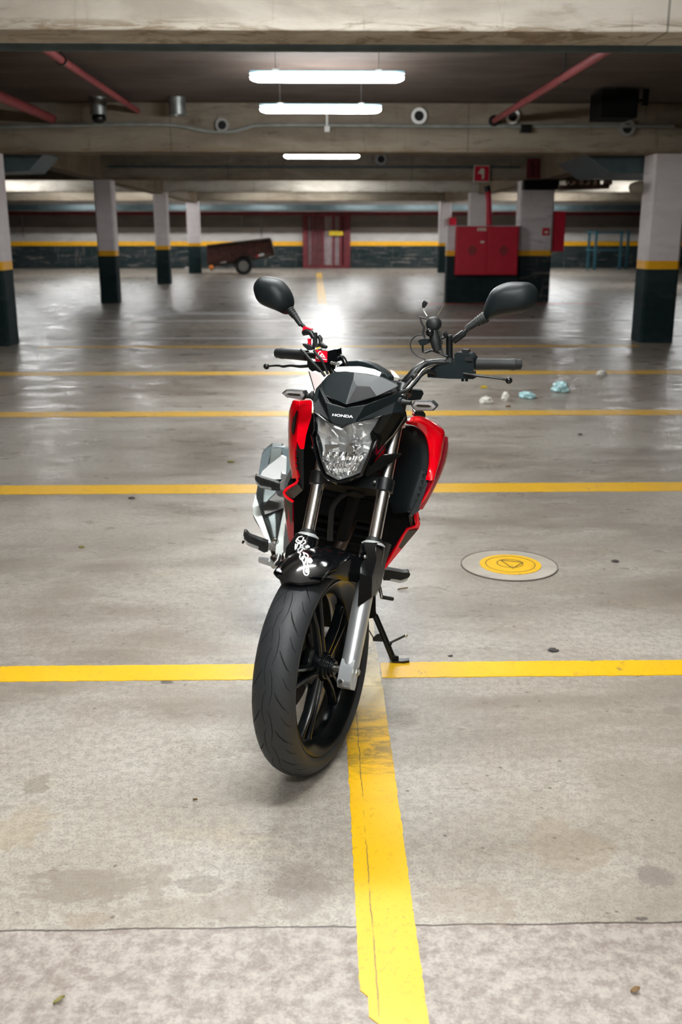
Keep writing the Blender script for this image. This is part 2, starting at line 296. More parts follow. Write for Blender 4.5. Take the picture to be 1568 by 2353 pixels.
# ------------------------------------------------------------------ mesh builder
def spline(pts, n=6):
    pts = [V(p) for p in pts]
    if len(pts) < 3: return pts
    P = [pts[0] * 2 - pts[1]] + pts + [pts[-1] * 2 - pts[-2]]; out = []
    for i in range(1, len(P) - 2):
        a, b, c, d = P[i - 1:i + 3]
        for k in range(n):
            t = k / n
            out.append(.5 * ((2 * b) + (c - a) * t + (2 * a - 5 * b + 4 * c - d) * t * t + (3 * b - a - 3 * c + d) * t ** 3))
    return out + [pts[-1]]
class MB:
    def __init__(s): s.v, s.f, s.m = [], [], []
    def add(s, pts, faces, mi=0):
        k = len(s.v); s.v += [V(p) for p in pts]; s.f += [tuple(i + k for i in f) for f in faces]; s.m += [mi] * len(faces); return s
    def loft(s, rings, closed=True, caps=True, mi=0):
        n = len(rings[0]); pts = [p for r in rings for p in r]; fs = []
        for i in range(len(rings) - 1):
            for j in range(n if closed else n - 1):
                a, b = i * n + j, i * n + (j + 1) % n; fs.append((a, b, b + n, a + n))
        if caps and closed:
            fs.append(tuple(range(n))[::-1]); fs.append(tuple((len(rings) - 1) * n + i for i in range(n)))
        return s.add(pts, fs, mi)
    def tube(s, path, r, seg=12, mi=0, flat=1.0, caps=True):
        path = [V(p) for p in path]; rs = r if isinstance(r, (list, tuple)) else [r] * len(path)
        if len(rs) != len(path):
            rs = [rs[min(int(i / (len(path) - 1) * (len(rs) - 1)), len(rs) - 2)] * (1 - f) + rs[min(int(i / (len(path) - 1) * (len(rs) - 1)), len(rs) - 2) + 1] * f
                  for i in range(len(path)) for f in [i / (len(path) - 1) * (len(rs) - 1) - min(int(i / (len(path) - 1) * (len(rs) - 1)), len(rs) - 2)]]
        rings = []; prev = None
        for i, p in enumerate(path):
            t = (path[min(i + 1, len(path) - 1)] - path[max(i - 1, 0)]).normalized()
            if prev is None:
                prev = t.cross(V((0, 0, 1)))
                if prev.length < .1: prev = t.cross(V((1, 0, 0)))
            x = (prev - t * prev.dot(t)).normalized(); prev = x; y = t.cross(x)
            rings.append([p + (x * math.cos(a) + y * math.sin(a) * flat) * rs[i] for a in [2 * math.pi * k / seg for k in range(seg)]])
        return s.loft(rings, True, caps, mi)
    def lathe(s, prof, c, ax, seg=48, mi=0, closed=True, a0=0, a1=2 * math.pi, caps=False):   # prof: (radius, along)
        ax = V(ax).normalized(); x = ax.cross(V((0, 0, 1)))
        if x.length < .1: x = ax.cross(V((1, 0, 0)))
        x.normalize(); y = ax.cross(x); c = V(c)
        rings = [[c + ax * h + (x * math.cos(a) + y * math.sin(a)) * r for a in [a0 + (a1 - a0) * k / (seg if closed else seg - 1) for k in range(seg)]] for r, h in prof]
        return s.loft(rings, closed, caps, mi)
    def cyl(s, a, b, r, r2=None, seg=16, mi=0): return s.tube([a, b], [r, r if r2 is None else r2], seg, mi)
    def prism(s, pts, off, mi=0, mi_side=None):
        n = len(pts); off = V(off); s.add(pts, [tuple(range(n))], mi); s.add([V(p) + off for p in pts], [tuple(range(n))[::-1]], mi)
        s.add(list(pts) + [V(p) + off for p in pts], [(i, i + n, (i + 1) % n + n, (i + 1) % n) for i in range(n)], mi if mi_side is None else mi_side); return s
    def facets(s, pts, faces, off, mi=0):     # faceted sheet with thickness
        n = len(pts); off = V(off); ed = {}
        for f in faces:
            for i in range(len(f)):
                a, b = f[i], f[(i + 1) % len(f)]; ed[(a, b)] = 1
        side = [(a, a + n, b + n, b) for a, b in ed if (b, a) not in ed]
        return s.add(list(pts) + [V(p) + off for p in pts], list(faces) + [tuple(i + n for i in f[::-1]) for f in faces] + side, mi)
    def dome(s, ring, dirv, depth, prof=((1, 0), (.93, .35), (.78, .68), (.55, .88), (.25, .98)), back=0, mi=0):
        c = sum((V(p) for p in ring), V()) / len(ring); d = V(dirv).normalized(); rings = []
        if back: rings.append([V(p) - d * back for p in ring])
        for k, h in prof: rings.append([c + (V(p) - c) * k + d * depth * h for p in ring])
        return s.loft(rings, True, True, mi)
    def box(s, c, sz, R=None, mi=0):
        c = V(c); R = R or Matrix.Identity(3)
        P = [c + R @ V((sz[0] * x, sz[1] * y, sz[2] * q)) for x in (-.5, .5) for y in (-.5, .5) for q in (-.5, .5)]
        return s.add(P, [(0, 1, 3, 2), (4, 6, 7, 5), (0, 4, 5, 1), (2, 3, 7, 6), (0, 2, 6, 4), (1, 5, 7, 3)], mi)
    def ball(s, c, r, seg=16, rings=9, sc=(1, 1, 1), R=None, mi=0):
        c = V(c); R = R or Matrix.Identity(3); rr = []
        for i in range(rings + 1):
            t = math.pi * (i + .001) / (rings + .002)
            rr.append([c + R @ V((math.sin(t) * math.cos(a) * r * sc[0], math.sin(t) * math.sin(a) * r * sc[1], math.cos(t) * r * sc[2])) for a in [2 * math.pi * k / seg for k in range(seg)]])
        return s.loft(rr, True, True, mi)
WL = {}
def link(name, mb, mats, parent=None, bevel=0, sharp=38, sub=0, bseg=2):
    lo = V((min(p.x for p in mb.v), min(p.y for p in mb.v), min(p.z for p in mb.v))); hi = V((max(p.x for p in mb.v), max(p.y for p in mb.v), max(p.z for p in mb.v)))
    c = (lo + hi) / 2
    if parent is None: c.z = lo.z
    me = bpy.data.meshes.new(name); me.from_pydata([p - c for p in mb.v], [], mb.f)
    for m_ in (mats if isinstance(mats, (list, tuple)) else [mats]): me.materials.append(M[m_] if isinstance(m_, str) else m_)
    for p, i in zip(me.polygons, mb.m): p.material_index = i
    bm = bmesh.new(); bm.from_mesh(me); bmesh.ops.recalc_face_normals(bm, faces=bm.faces); bm.to_mesh(me); bm.free()
    me.shade_smooth(); me.set_sharp_from_angle(angle=math.radians(sharp))
    o = bpy.data.objects.new(name, me); COL.objects.link(o)
    if parent: o.parent = parent; o.location = c - WL[parent.name]
    else: o.location = c
    WL[o.name] = c
    if bevel:
        b = o.modifiers.new('bevel', 'BEVEL'); b.width = bevel; b.segments = bseg; b.limit_method = 'ANGLE'; b.angle_limit = math.radians(30); b.harden_normals = True
    if sub:
        q = o.modifiers.new('sub', 'SUBSURF'); q.levels = sub; q.render_levels = sub
    return o
def tag(o, label=None, cat=None, group=None, kind=None):
    for k, v_ in (('label', label), ('category', cat), ('group', group), ('kind', kind)):
        if v_: o[k] = v_
    return o
def thing(name, loc, label, cat, group=None):
    o = bpy.data.objects.new(name, None); COL.objects.link(o); o.location = loc; o.empty_display_size = .1; WL[o.name] = V(loc)
    return tag(o, label, cat, group)
def copy_tree(o, parent=None, loc=None):
    c = o.copy(); COL.objects.link(c); c.parent = parent
    if loc is not None: c.location = loc
    for ch in [k for k in o.children]: copy_tree(ch, c)
    return c
def text_polys(txt, size, shear=0, weight=0.0, ext=.0):
    cu = bpy.data.curves.new('t', 'FONT'); cu.body = txt; cu.size = size; cu.shear = shear; cu.offset = weight; cu.align_x = 'CENTER'; cu.align_y = 'CENTER'; cu.extrude = ext
    o = bpy.data.objects.new('t', cu); COL.objects.link(o); dg = bpy.context.evaluated_depsgraph_get(); me = bpy.data.meshes.new_from_object(o.evaluated_get(dg))
    vs = [tuple(v_.co) for v_ in me.vertices]; fs = [tuple(p.vertices) for p in me.polygons]
    bpy.data.objects.remove(o); bpy.data.curves.remove(cu); bpy.data.meshes.remove(me); return vs, fs
# ================================================================== the garage
def bx(mb, x0, x1, y0, y1, z0, z1, mi=0): return mb.box(((x0 + x1) / 2, (y0 + y1) / 2, (z0 + z1) / 2), (abs(x1 - x0), abs(y1 - y0), abs(z1 - z0)), None, mi)
XL, XR, YB, YF, ZC = -24.0, 24.0, -9.0, 43.6, 3.02
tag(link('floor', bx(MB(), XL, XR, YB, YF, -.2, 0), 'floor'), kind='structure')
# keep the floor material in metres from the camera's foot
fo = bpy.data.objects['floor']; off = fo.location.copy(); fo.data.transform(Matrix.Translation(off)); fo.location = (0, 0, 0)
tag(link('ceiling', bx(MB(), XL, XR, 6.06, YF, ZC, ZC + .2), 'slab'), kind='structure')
tag(link('ceiling', bx(MB(), XL, XR, YB, 6.05, ZC, ZC + .2), 'slab_bounce'), kind='structure')  # unseen ceiling of the near bay, made pale to bounce light onto the motorcycle
def banded(mb, x0, x1, y0, y1, zs_, ch=0):
    for i in range(len(zs_) - 1):
        if ch:
            P = [(x0 + ch, y0), (x1 - ch, y0), (x1, y0 + ch), (x1, y1 - ch), (x1 - ch, y1), (x0 + ch, y1), (x0, y1 - ch), (x0, y0 + ch)]
            mb.prism([V((a, b, zs_[i])) for a, b in P], (0, 0, zs_[i + 1] - zs_[i]), i)
        else: bx(mb, x0, x1, y0, y1, zs_[i], zs_[i + 1], i)
    return mb
WM = ['scuff_paint', 'band', 'wall_low', 'wall_top']
tag(link('wall_back', banded(MB(), XL, XR, YF, YF + .3, [0, .91, 1.09, 1.66, ZC]), WM), kind='structure')
tag(link('wall_left', banded(MB(), XL - .3, XL, YB, YF, [0, .91, 1.09, 1.66, ZC]), WM), kind='structure')
tag(link('wall_right', banded(MB(), XR, XR + .3, YB, YF, [0, .91, 1.09, 1.66, ZC]), WM), kind='structure')
tag(link('wall_front', banded(MB(), XL, XR, YB - .3, YB, [0, .91, 1.09, 1.66, ZC]), WM), kind='structure')
for (y0, y1, zb, m_) in ((-2.1, -1.6, 2.47, 'beam_pale'), (5.86, 6.27, 2.487, 'beam_pale'), (13.45, 13.95, 2.43, 'beam'), (21.55, 21.95, 2.492, 'beam'), (29.75, 30.2, 2.565, 'beam_pale'), (37.85, 38.3, 2.56, 'beam')):
    tag(link('ceiling_beam', bx(MB(), XL, XR, y0, y1, zb, ZC - .002), m_, bevel=.012), kind='structure')
for x0, x1, y0, y1 in ((-4.80, -4.44, 13.97, 43.5), (4.52, 4.9, 13.97, 43.5)):
    for a, b in ((15.0 if x0 < 0 else 16.0, 21.53), (21.97, 29.73), (30.22, 37.83)):
        tag(link('ceiling_beam', bx(MB(), x0, x1, a, b, 2.5, ZC - .002), 'tan_beam', bevel=.01), kind='structure')
CM = ['dark_paint', 'band', 'white_paint']
cols = [(-4.55, -4.10, 13.3, 13.76, 2.428), (4.335, 4.79, 13.56, 14.0, 2.428), (-4.66, -4.29, 21.6, 22.0, 2.49), (-4.76, -4.38, 29.8, 30.2, 2.56), (-4.87, -4.42, 37.9, 38.3, 2.55),
        (4.20, 4.90, 21.7, 22.2, 2.49), (4.30, 4.78, 29.8, 30.2, 2.56), (4.39, 4.82, 38.0, 38.4, 2.55), (12.9, 13.4, 38.0, 38.4, 2.55), (-4.6, -4.15, -2.05, -1.6, 2.46), (4.35, 4.8, -2.05, -1.6, 2.46)]
for x0, x1, y0, y1, zt in cols:
    tag(link('concrete_column', banded(MB(), x0, x1, y0, y1, [0, .972, 1.082, zt], .03), CM if x0 != 4.20 else ['scuff_paint', 'band', 'stained_paint']), kind='structure')
# low wall that carries the hose cabinet
tag(link('trim_1', banded(MB(), 2.655, 4.18, 21.5, 21.8, [0, .972, 1.082, 1.585], .012), ['dark_paint', 'band', 'white_paint']), kind='structure')
tag(link('trim_2', bx(MB(), 2.1, 5.9, 21.2, 21.36, .001, .004), M['floor_red']), kind='structure')   # red line on the floor before it

# ------------------------------------------------------------------ painted floor lines
def strip_line(name, P, wd, m_, label, group, dy=None, zt=.0022, jit=.0022, cuts=80, cat='painted line'):
    a, b = V(P[0]), V(P[1]); t = (b - a).normalized(); n = V((-t.y, t.x, 0)); top, bot = [], []
    for i in range(cuts + 1):
        p = a.lerp(b, i / cuts)
        top.append(p + n * (wd / 2 + random.uniform(-jit, jit))); bot.append(p - n * (wd / 2 + random.uniform(-jit, jit)))
    mb = MB(); L = []
    for u, d in zip(top, bot): L.append([V((u.x, u.y, .0)), V((u.x, u.y, zt)), V((d.x, d.y, zt)), V((d.x, d.y, .0))])
    mb.loft(L, True, True); return tag(link(name, mb, m_, sharp=20), label, cat, group)
GL = 'yellow bay lines across the floor'
strip_line('parking_line', ((-3.2, 3.122, 0), (.068, 3.122, 0)), .122, 'yellow', 'bright yellow line crossing the floor left of the front tyre', GL, cuts=160)
strip_line('parking_line', ((.199, 3.128, 0), (3.2, 3.128, 0)), .122, 'yellow', 'bright yellow line crossing the floor beside the side stand foot', GL, cuts=160)
strip_line('parking_line', ((-6, 5.645, 0), (6, 5.645, 0)), .205, 'yellow', 'second yellow line, just behind the round yellow manhole cover', GL, cuts=120)
strip_line('parking_line', ((-8, 8.15, 0), (8, 8.15, 0)), .23, 'yellow_far', 'third yellow line, in front of the scattered litter', GL)
strip_line('parking_line', ((-9, 10.62, 0), (9, 10.62, 0)), .27, 'yellow_far', 'fourth yellow line, behind the scattered litter', GL)
strip_line('parking_line', ((-3.7, 13.2, 0), (4.2, 13.2, 0)), .2, 'yellow_far', 'faint fifth yellow line running between the two nearest columns', GL)
def spine_poly():
    random.seed(3); mb = MB(); L = []
    for i in range(121):
        y = .9 + (3.0 - .9) * i / 120; f = min(1, max(0, (y - 2.0) / .8))
        xl = .070 + random.uniform(-.0016, .0016); xr = .1975 + random.uniform(-.0016, .0016)
        if y < 1.62:                      # broken left edge near the camera
            xl = .104 + random.uniform(-.002, .002) if y < 1.56 else .085
        L.append([V((xl, y, 0)), V((xl, y, .0024)), V((xr, y, .0024)), V((xr, y, 0))])
    return mb.loft(L, True, True)
tag(link('parking_line', spine_poly(), 'spine', sharp=20), 'long yellow line running from the near edge up under the front wheel', 'painted line', GL)
for ya, yb in ((3.004, 5.53),): strip_line('parking_line', ((.132, ya, 0), (.132, yb, 0)), .125, 'cream', 'worn cream line continuing under the motorcycle behind the side stand', GL)
a_, b_ = ground(741, 699), ground(733.5, 627)
strip_line('parking_line', ((a_.x, a_.y, 0), (b_.x, b_.y, 0)), .2, 'yellow_far', 'pale yellow line far off in front of the barred red gate', GL)
GW = 'white lane lines'
strip_line('lane_line', ((-4.2, 17.2, 0), (12, 17.2, 0)), .22, 'white_line', 'faint white lane line below the long white arrow', GW)
strip_line('lane_line', ((-3.9, 14.3, 0), (12, 14.3, 0)), .16, 'white_line', 'faint white lane line just behind the nearest columns', GW)
mb = MB(); A = [ground(*q) for q in ((330, 726), (366, 712), (400, 714), (388, 717), (574, 717), (574, 723), (388, 723), (392, 726))]
mb.prism([V((p.x, p.y, .003)) for p in A], (0, 0, -.003)); tag(link('lane_arrow', mb, 'white_line'), 'long white arrow painted on the lane, pointing towards the nearest column', 'painted arrow', 'white lane arrows')
mb = MB(); A = [ground(*q) for q in ((131, 735), (150, 735), (212, 714), (200, 714))]
mb.prism([V((p.x, p.y, .003)) for p in A], (0, 0, -.003)); tag(link('lane_arrow', mb, 'white_line'), 'short slanting white arrow stroke on the lane beside the nearest left column', 'painted arrow', 'white lane arrows')

# ------------------------------------------------------------------ round manhole cover
mh = thing('manhole_cover', (.841, 4.228, 0), 'round manhole cover painted yellow, set in a pale concrete ring', 'manhole cover')
def disc(mb, c, r0, r1, z0, z1, seg=64, jit=0):
    R0 = [(max(r0, .0005), z0), (max(r0, .0005), z1), (r1, z1), (r1, z0)]
    return mb.lathe(R0 + [R0[0]], c, (0, 0, 1), seg)
c_ = V((.841, 4.228, 0))
mb = MB(); disc(mb, c_, .001, .212, 0, .004); link('concrete_ring', mb, concrete('manhole_ring_concrete', (.31, .28, .235), (.43, .395, .34), (.2, .17, .14), .5), mh)
mb = MB(); disc(mb, c_, .2115, .2165, 0, .0055); link('outer_joint', mb, mat('manhole_joint_dirt', (.13, .105, .09), .9), mh)
mb = MB(); disc(mb, c_ + V((.005, 0, 0)), .001, .137, 0, .007); lid = link('lid', mb, 'yellow', mh)
ring_d = mat('manhole_ring_groove', (.16, .10, .02), .8)
mb = MB(); disc(mb, c_ + V((.005, .01, 0)), .055, .060, .006, .0078); disc(mb, c_ + V((.005, 0, 0)), .108, .112, .006, .0078); link('ring_groove', mb, ring_d, lid)
mb = MB(); T_ = [c_ + V(q) for q in ((-.030, .055, 0), (.065, .020, 0), (.005, -.060, 0))]
for i in range(3): mb.tube([T_[i] + V((0, 0, .0072)), T_[(i + 1) % 3] + V((0, 0, .0072))], .0028, 6)
link('triangle_mark', mb, ring_d, lid)

# ------------------------------------------------------------------ fluorescent ceiling lights
def make_light(loc):
    x, y, h = loc
    t = thing('ceiling_light', (x, y, h), 'x', 'ceiling light', 'fluorescent lights hung from the ceiling')
    mb = MB(); mb.prism([V((x - .60, y + a, h + b)) for a, b in ((-.030, .070), (.030, .070), (.030, .095), (-.030, .095))], (1.20, 0, 0)); link('housing', mb, 'lamp_body', t, .004)
    mb = MB(); L = []
    for k, (dx, s) in enumerate(((-.595, .30), (-.575, .7), (-.53, 1), (.53, 1), (.575, .7), (.595, .30))):
        L.append([V((x + dx, y + .052 * math.cos(a) * (.6 + .4 * s), h + .042 - .034 * s * math.sin(a))) for a in [2 * math.pi * j / 16 for j in range(16)]])
    mb.loft(L, True, True); link('diffuser', mb, 'tube_on', t)
    for sx in (-.4, .4):
        mb = MB(); mb.cyl((x + sx, y, h + .095), (x + sx, y, ZC), .003, seg=6); link('hanger', mb, 'galv', t)
        mb = MB(); mb.box((x + sx, y, h + .098), (.05, .06, .012)); link('clip', mb, 'galv', t)
    return t
LIGHTS = [((.06, 8.35, 2.555), 'lit white tube light, the large upper one nearest below the front beam'),
          ((.01, 10.55, 2.57), 'lit white tube light just in front of the beam with the bent conduit'),
          ((.03, 16.75, 2.57), 'lit white tube light seen just under the beam with the bent conduit'),
          ((.05, 24.2, 2.70), 'lit tube light just visible above the row of far beams'), ((.05, 28.4, 2.84), 'lit tube light tucked against the third beam, centre'),
          ((.3, 36.4, 2.84), 'lit tube light far back near the barred gate'), ((1.6, 40.8, 2.86), 'lit tube light in the last bay before the back wall'),
          ((-8.4, 28.4, 2.84), 'lit tube light beyond the nearest left column'), ((-6.6, 36.4, 2.84), 'lit tube light beyond the second left column'), ((-5.4, 40.8, 2.86), 'lit tube light by the back wall above the trailer'),
          ((9.0, 28.4, 2.84), 'lit tube light beside the nearest right column'), ((7.3, 36.4, 2.84), 'lit tube light far behind the red hose cabinet'), ((6.6, 40.8, 2.86), 'lit tube light by the back wall above the blue frame'),
          ((8.8, 36.4, 2.84), 'lit tube light far back to the right of the stained column'), ((8.9, 40.8, 2.86), 'lit tube light over the back wall right of the stained column'), ((-9.3, 36.4, 2.84), 'lit tube light far back beside the nearest left column'), ((-9.3, 40.8, 2.86), 'lit tube light over the back wall by the nearest left column'),
          ((-10.2, 28.4, 2.84), 'added tube light at the far left, hidden by the nearest left column'), ((10.6, 28.4, 2.84), 'added tube light at the far right, hidden by the nearest right column'), ((-1.9, 36.4, 2.84), 'added tube light far back above the trailer tail'), ((-2.2, 40.8, 2.86), 'lit tube light over the back wall left of the barred gate'), ((4.0, 40.8, 2.86), 'lit tube light over the back wall right of the barred gate'),  # extra tubes, added only to brighten the far bays
          ((.06, 3.95, 2.57), 'lit tube light above the motorcycle, before the front beam'), ((.06, 1.75, 2.57), 'lit tube light above the near end of the long yellow line'),
          ((.06, -.45, 2.57), 'lit tube light behind the viewer'), ((.06, -4.2, 2.57), 'unseen tube light added far behind the viewer as front fill')]  # the rearmost tube is added, out of view, as front fill
proto = None
for loc, lab in LIGHTS:
    if proto is None: proto = make_light(loc); o = proto
    else: o = copy_tree(proto, None, loc)
    o['label'] = lab

# ------------------------------------------------------------------ pipes, conduit and fittings under the ceiling
def pipe(name, pts, r, m_, label, cat='pipe', group=None, seg=12, sm=0, parts=()):
    mb = MB(); mb.tube(spline(pts, sm) if sm else pts, r, seg); o = tag(link(name, mb, m_, sharp=60), label, cat, group)
    for nm, fn, mm in parts:
        q = MB(); fn(q); link(nm, q, mm, o)
    return o
pipe('cable_tray_pipe', [(-8, 6.42, 2.492), (8, 6.42, 2.502)], .026, 'teal_steel', 'thin teal steel pipe running along behind the front beam')
def hang(x, y, zz, r=.04):
    def f(q): q.cyl((x, y, zz), (x, y, ZC), .009, seg=6); q.lathe([(r + .006, -.02), (r + .006, .02), (r, .02), (r, -.02), (r + .006, -.02)], (x, y, zz), (0, 1, 0), 16)
    return f
GP = 'red pipes along the ceiling'
pipe('sprinkler_pipe', [(-2.28, 6.3, 2.91), (-2.28, 13.44, 2.91)], .034, 'red_pipe', 'faded red pipe slanting over the near ceiling at left of the tubes', 'pipe', GP, parts=(('pipe_hanger', hang(-2.28, 9.6, 2.91), 'satin'),))
pipe('sprinkler_pipe', [(2.26, 6.3, 2.81), (2.2, 13.44, 2.80)], .036, 'red_pipe', 'faded red pipe slanting over the near ceiling at right of the tubes', 'pipe', GP, parts=(('pipe_hanger', hang(2.24, 9.8, 2.81), 'satin'), ('pipe_elbow', lambda q: q.ball((2.2, 13.38, 2.80), .07), 'satin')))
pipe('sprinkler_pipe', [(-3.36, 6.3, 2.82), (-3.36, 13.44, 2.82)], .055, 'red_pipe', 'thick dark red pipe slanting in from the upper left edge', 'pipe', GP)
pipe('beam_conduit', [at(x, y, 13.40) for x, y in ((-60, 294), (150, 289), (300, 286), (400, 288), (450, 297), (490, 303), (535, 302), (570, 293), (600, 288), (784, 288), (1000, 290), (1300, 290), (1550, 289))], .022, 'conduit', 'long grey conduit with a sagging bend fixed along the beam', 'conduit', sm=5)
pipe('beam_pipe', [(-4.3, 21.49, 2.735), (4.1, 21.49, 2.735)], .022, 'teal_steel', 'thin dark pipe along the second beam, behind the low tube light', 'pipe')
def sleeve(px, py, Y, r, lab, m1='white_plastic'):
    c = at(px, py, Y); mb = MB(); mb.lathe([(r, -.05), (r, .04), (r * .62, .04), (r * .62, -.05), (r, -.05)], c, (0, -1, 0), 24)
    o = tag(link('pipe_sleeve', mb, m1), lab, 'pipe sleeve', 'pipe sleeves through the beams')
    mb = MB(); mb.lathe([(.001, .02), (r * .66, .02), (r * .66, -.02), (.001, -.02)], c, (0, -1, 0), 20); link('opening', mb, 'black_hole', o)
sleeve(963, 267, 13.42, .098, 'pale ring sleeve through the beam at right of the tubes')
sleeve(511, 288, 13.42, .085, 'dark sleeve hole in the beam behind the conduit bend', 'grey_plastic')
sleeve(1441, 295, 13.42, .10, 'dim ring sleeve through the beam near the right column', 'grey_plastic')
sleeve(1178, 268, 13.42, .09, 'pale ring sleeve where the right red pipe meets the beam')
sleeve(876, 366, 21.52, .115, 'round grey sleeve in the second beam, right of the low tube', 'grey_plastic')
for px, rr, lab in ((225, .10, 'short galvanised pipe stub hanging from the ceiling at left'), (407, .105, 'galvanised pipe stub nearer the tubes, left of centre')):
    c = at(px, 234, 13.0); mb = MB(); mb.lathe([(rr, -.17), (rr, .03), (rr * .8, .03), (rr * .8, -.17), (rr, -.17)], (c.x, 13.0, 2.99), (0, 0, 1), 20)
    o = tag(link('pipe_stub', mb, 'galv'), lab, 'pipe stub', 'galvanised pipe stubs')
    if px == 225: mb = MB(); mb.ball((c.x, 13.0, 2.78), .09, sc=(1, 1, .7)); link('valve', mb, 'satin', o)
mb = MB(); c = at(752, 297, 13.36); mb.box(c, (.07, .06, .07)); o = tag(link('junction_box', mb, 'white_plastic', bevel=.005), 'small white junction box on the conduit under the second tube', 'junction box')
mb = MB(); t_ = at(749, 262, 13.36); mb.cyl(c, (c.x, c.y, t_.z), .016, seg=8); link('drop_conduit', mb, 'white_plastic', o)
mb = MB(); mb.box(at(1208, 296, 13.38), (.13, .1, .1)); tag(link('junction_box', mb, 'satin', bevel=.008), 'dark junction box on the beam at right below the red pipe', 'junction box')
mb = MB(); c = at(1410, 255, 12.2); mb.box((c.x, 12.2, 2.84), (.42, .5, .30)); o = tag(link('fan_box', mb, 'engine', bevel=.01), 'dark square fan box hung near the ceiling at right', 'fan box')
mb = MB(); mb.box((c.x + .36, 12.2, 2.93), (.06, .06, .18)); mb.cyl((c.x + .2, 12.2, 2.9), (c.x + .36, 12.2, 2.9), .02); link('bracket', mb, 'satin', o)
def duct(pts, y0, y1, lab):
    A = [at(*p, y0) for p in pts]; mb = MB(); mb.prism(A, (0, y1 - y0, 0)); tag(link('air_duct', mb, 'teal_steel', bevel=.01), lab, 'air duct', 'ventilation ducts')
duct(((-60, 352), (98, 350), (96, 358), (66, 393), (-60, 396)), 14.1, 14.9, 'grey folded air duct above the nearest left column')
duct(((1350, 356), (1462, 350), (1620, 352), (1620, 400), (1405, 398)), 14.1, 15.9, 'grey folded air duct beside the nearest right column')
pipe('wall_pipe', [(-16, 43.3, 2.215), (16, 43.3, 2.215)], .075, 'red_dark', 'long dark red pipe along the top of the back wall', group=None)
mb = MB(); bx(mb, -16, 16, 41.9, 42.3, 2.31, 2.52); tag(link('cable_duct', mb, 'teal_steel', bevel=.01), 'long teal steel duct above the back wall pipe', 'air duct')
for px in (430, 555, 600, 48):
    a = at(px, 492, 43.45); b = at(px, 545, 43.45); pipe('drop_pipe', [(a.x, 43.572, a.z), (a.x, 43.572, b.z if px not in (555,) else b.z + .5)], .03, 'grey_plastic', {430: 'thin drop pipe on the back wall left of the fourth column', 555: 'short drop pipe on the back wall above the trailer', 600: 'long drop pipe on the back wall above the trailer tail', 48: 'thin drop pipe on the back wall beside the nearest left column'}[px], 'pipe', 'drop pipes on the back wall')
# brown-yellow lump of a speaker on the right column
mb = MB(); c = at(1468, 431, 13.75); mb.dome([c + V((0, .09 * math.cos(a), .085 * math.sin(a))) for a in [2 * math.pi * k / 10 for k in range(10)]], (-1, 0, 0), .13, back=.05); tag(link('wall_speaker', mb, mat('dusty_tan_plastic', (.22, .19, .14), .7)), 'small dusty tan horn fixed to the nearest right column', 'speaker')

# ------------------------------------------------------------------ fire point
cb = [at(x, y, 21.3) for x, y in ((1050, 520), (1195, 519), (1194, 632), (1048, 632))]
cx0, cx1, cz0, cz1 = cb[0].x, cb[1].x, cb[2].z, cb[0].z
fc = thing('fire_hose_cabinet', ((cx0 + cx1) / 2, 21.4, cz0), 'wide red steel fire hose cabinet on the low banded wall', 'fire cabinet')
mb = MB(); bx(mb, cx0, cx1, 21.33, 21.5, cz0, cz1); body = link('body', mb, 'red_paint', fc, .01)
for k in (0, 1):
    xa = cx0 + .02 + k * (cx1 - cx0) / 2; xb = xa + (cx1 - cx0) / 2 - .04
    mb = MB(); bx(mb, xa, xb, 21.305, 21.335, cz0 + .03, cz1 - .03); dr = link('door', mb, 'red_paint', fc, .006)
    vc = at((1086, 1158)[k], 576, 21.3); mb = MB()
    for j in range(4): hw = (.055, .09, .09, .055)[j]; bx(mb, vc.x - hw, vc.x + hw, 21.296, 21.31, vc.z - .085 + j * .048, vc.z - .06 + j * .048)
    link('vent', mb, 'graphic', dr)
mb = MB()
for px in (1100, 1106, 1111, 1116): q = at(px, 527, 21.3); bx(mb, q.x - .02, q.x + .016, 21.297, 21.31, q.z - .03, q.z + .03)
q = at(1109, 556, 21.3); bx(mb, q.x - .035, q.x + .035, 21.297, 21.31, q.z - .02, q.z + .02); link('pale_mark', mb, 'pale_sign', fc)
pipe('fire_riser', [at(1124, 517.5, 21.42), at(1124, 462, 21.42), at(1122, 440, 21.42), at(1119, 428, 21.42)], .062, 'red_paint', 'red riser pipe standing on top of the wide red cabinet', 'pipe', parts=(('dark_joint', lambda q: q.tube([at(1122, 440, 21.42), at(1119, 427, 21.42)], .068), 'satin'),))
sg = [at(x, y, 21.46) for x, y in ((1090, 380), (1126, 380), (1126, 418), (1090, 418))]
mb = MB(); bx(mb, sg[0].x, sg[1].x, 21.44, 21.548, sg[3].z, sg[0].z); sn = tag(link('fire_sign', mb, 'pale_sign'), 'square red fire hose sign with pale pictogram above the riser', 'sign')
mb = MB(); bx(mb, sg[0].x + .014, sg[1].x - .014, 21.43, 21.45, sg[3].z + .014, sg[0].z - .014); link('red_field', mb, 'red_paint', sn)
mb = MB(); sx, sz = (sg[0].x + sg[1].x) / 2, (sg[0].z + sg[3].z) / 2
P = [(-.02, .10), (.035, .10), (.05, .06), (.05, -.10), (0, -.11), (.005, -.02), (-.06, 0), (-.09, .0), (-.05, .05)]
mb.prism([V((sx + a, 21.425, sz + b)) for a, b in P], (0, .01, 0)); link('pictogram', mb, 'pale_sign', sn)
def red_plate(name, p0, p1, Y, dp, lab, cat, m_='red_paint'):
    a, b = at(*p0, Y), at(*p1, Y); mb = MB(); bx(mb, a.x, b.x, Y, Y + dp, b.z, a.z); return tag(link(name, mb, m_, bevel=.006), lab, cat)
red_plate('extinguisher_box', (1267, 486), (1296, 578), 21.8, .25, 'tall narrow red box on the side of the stained column', 'fire box')
o = red_plate('alarm_button', (1248, 524), (1263, 541), 21.66, .05, 'small red alarm box on the face of the stained column', 'alarm'); a = at(1255.5, 533, 21.65)
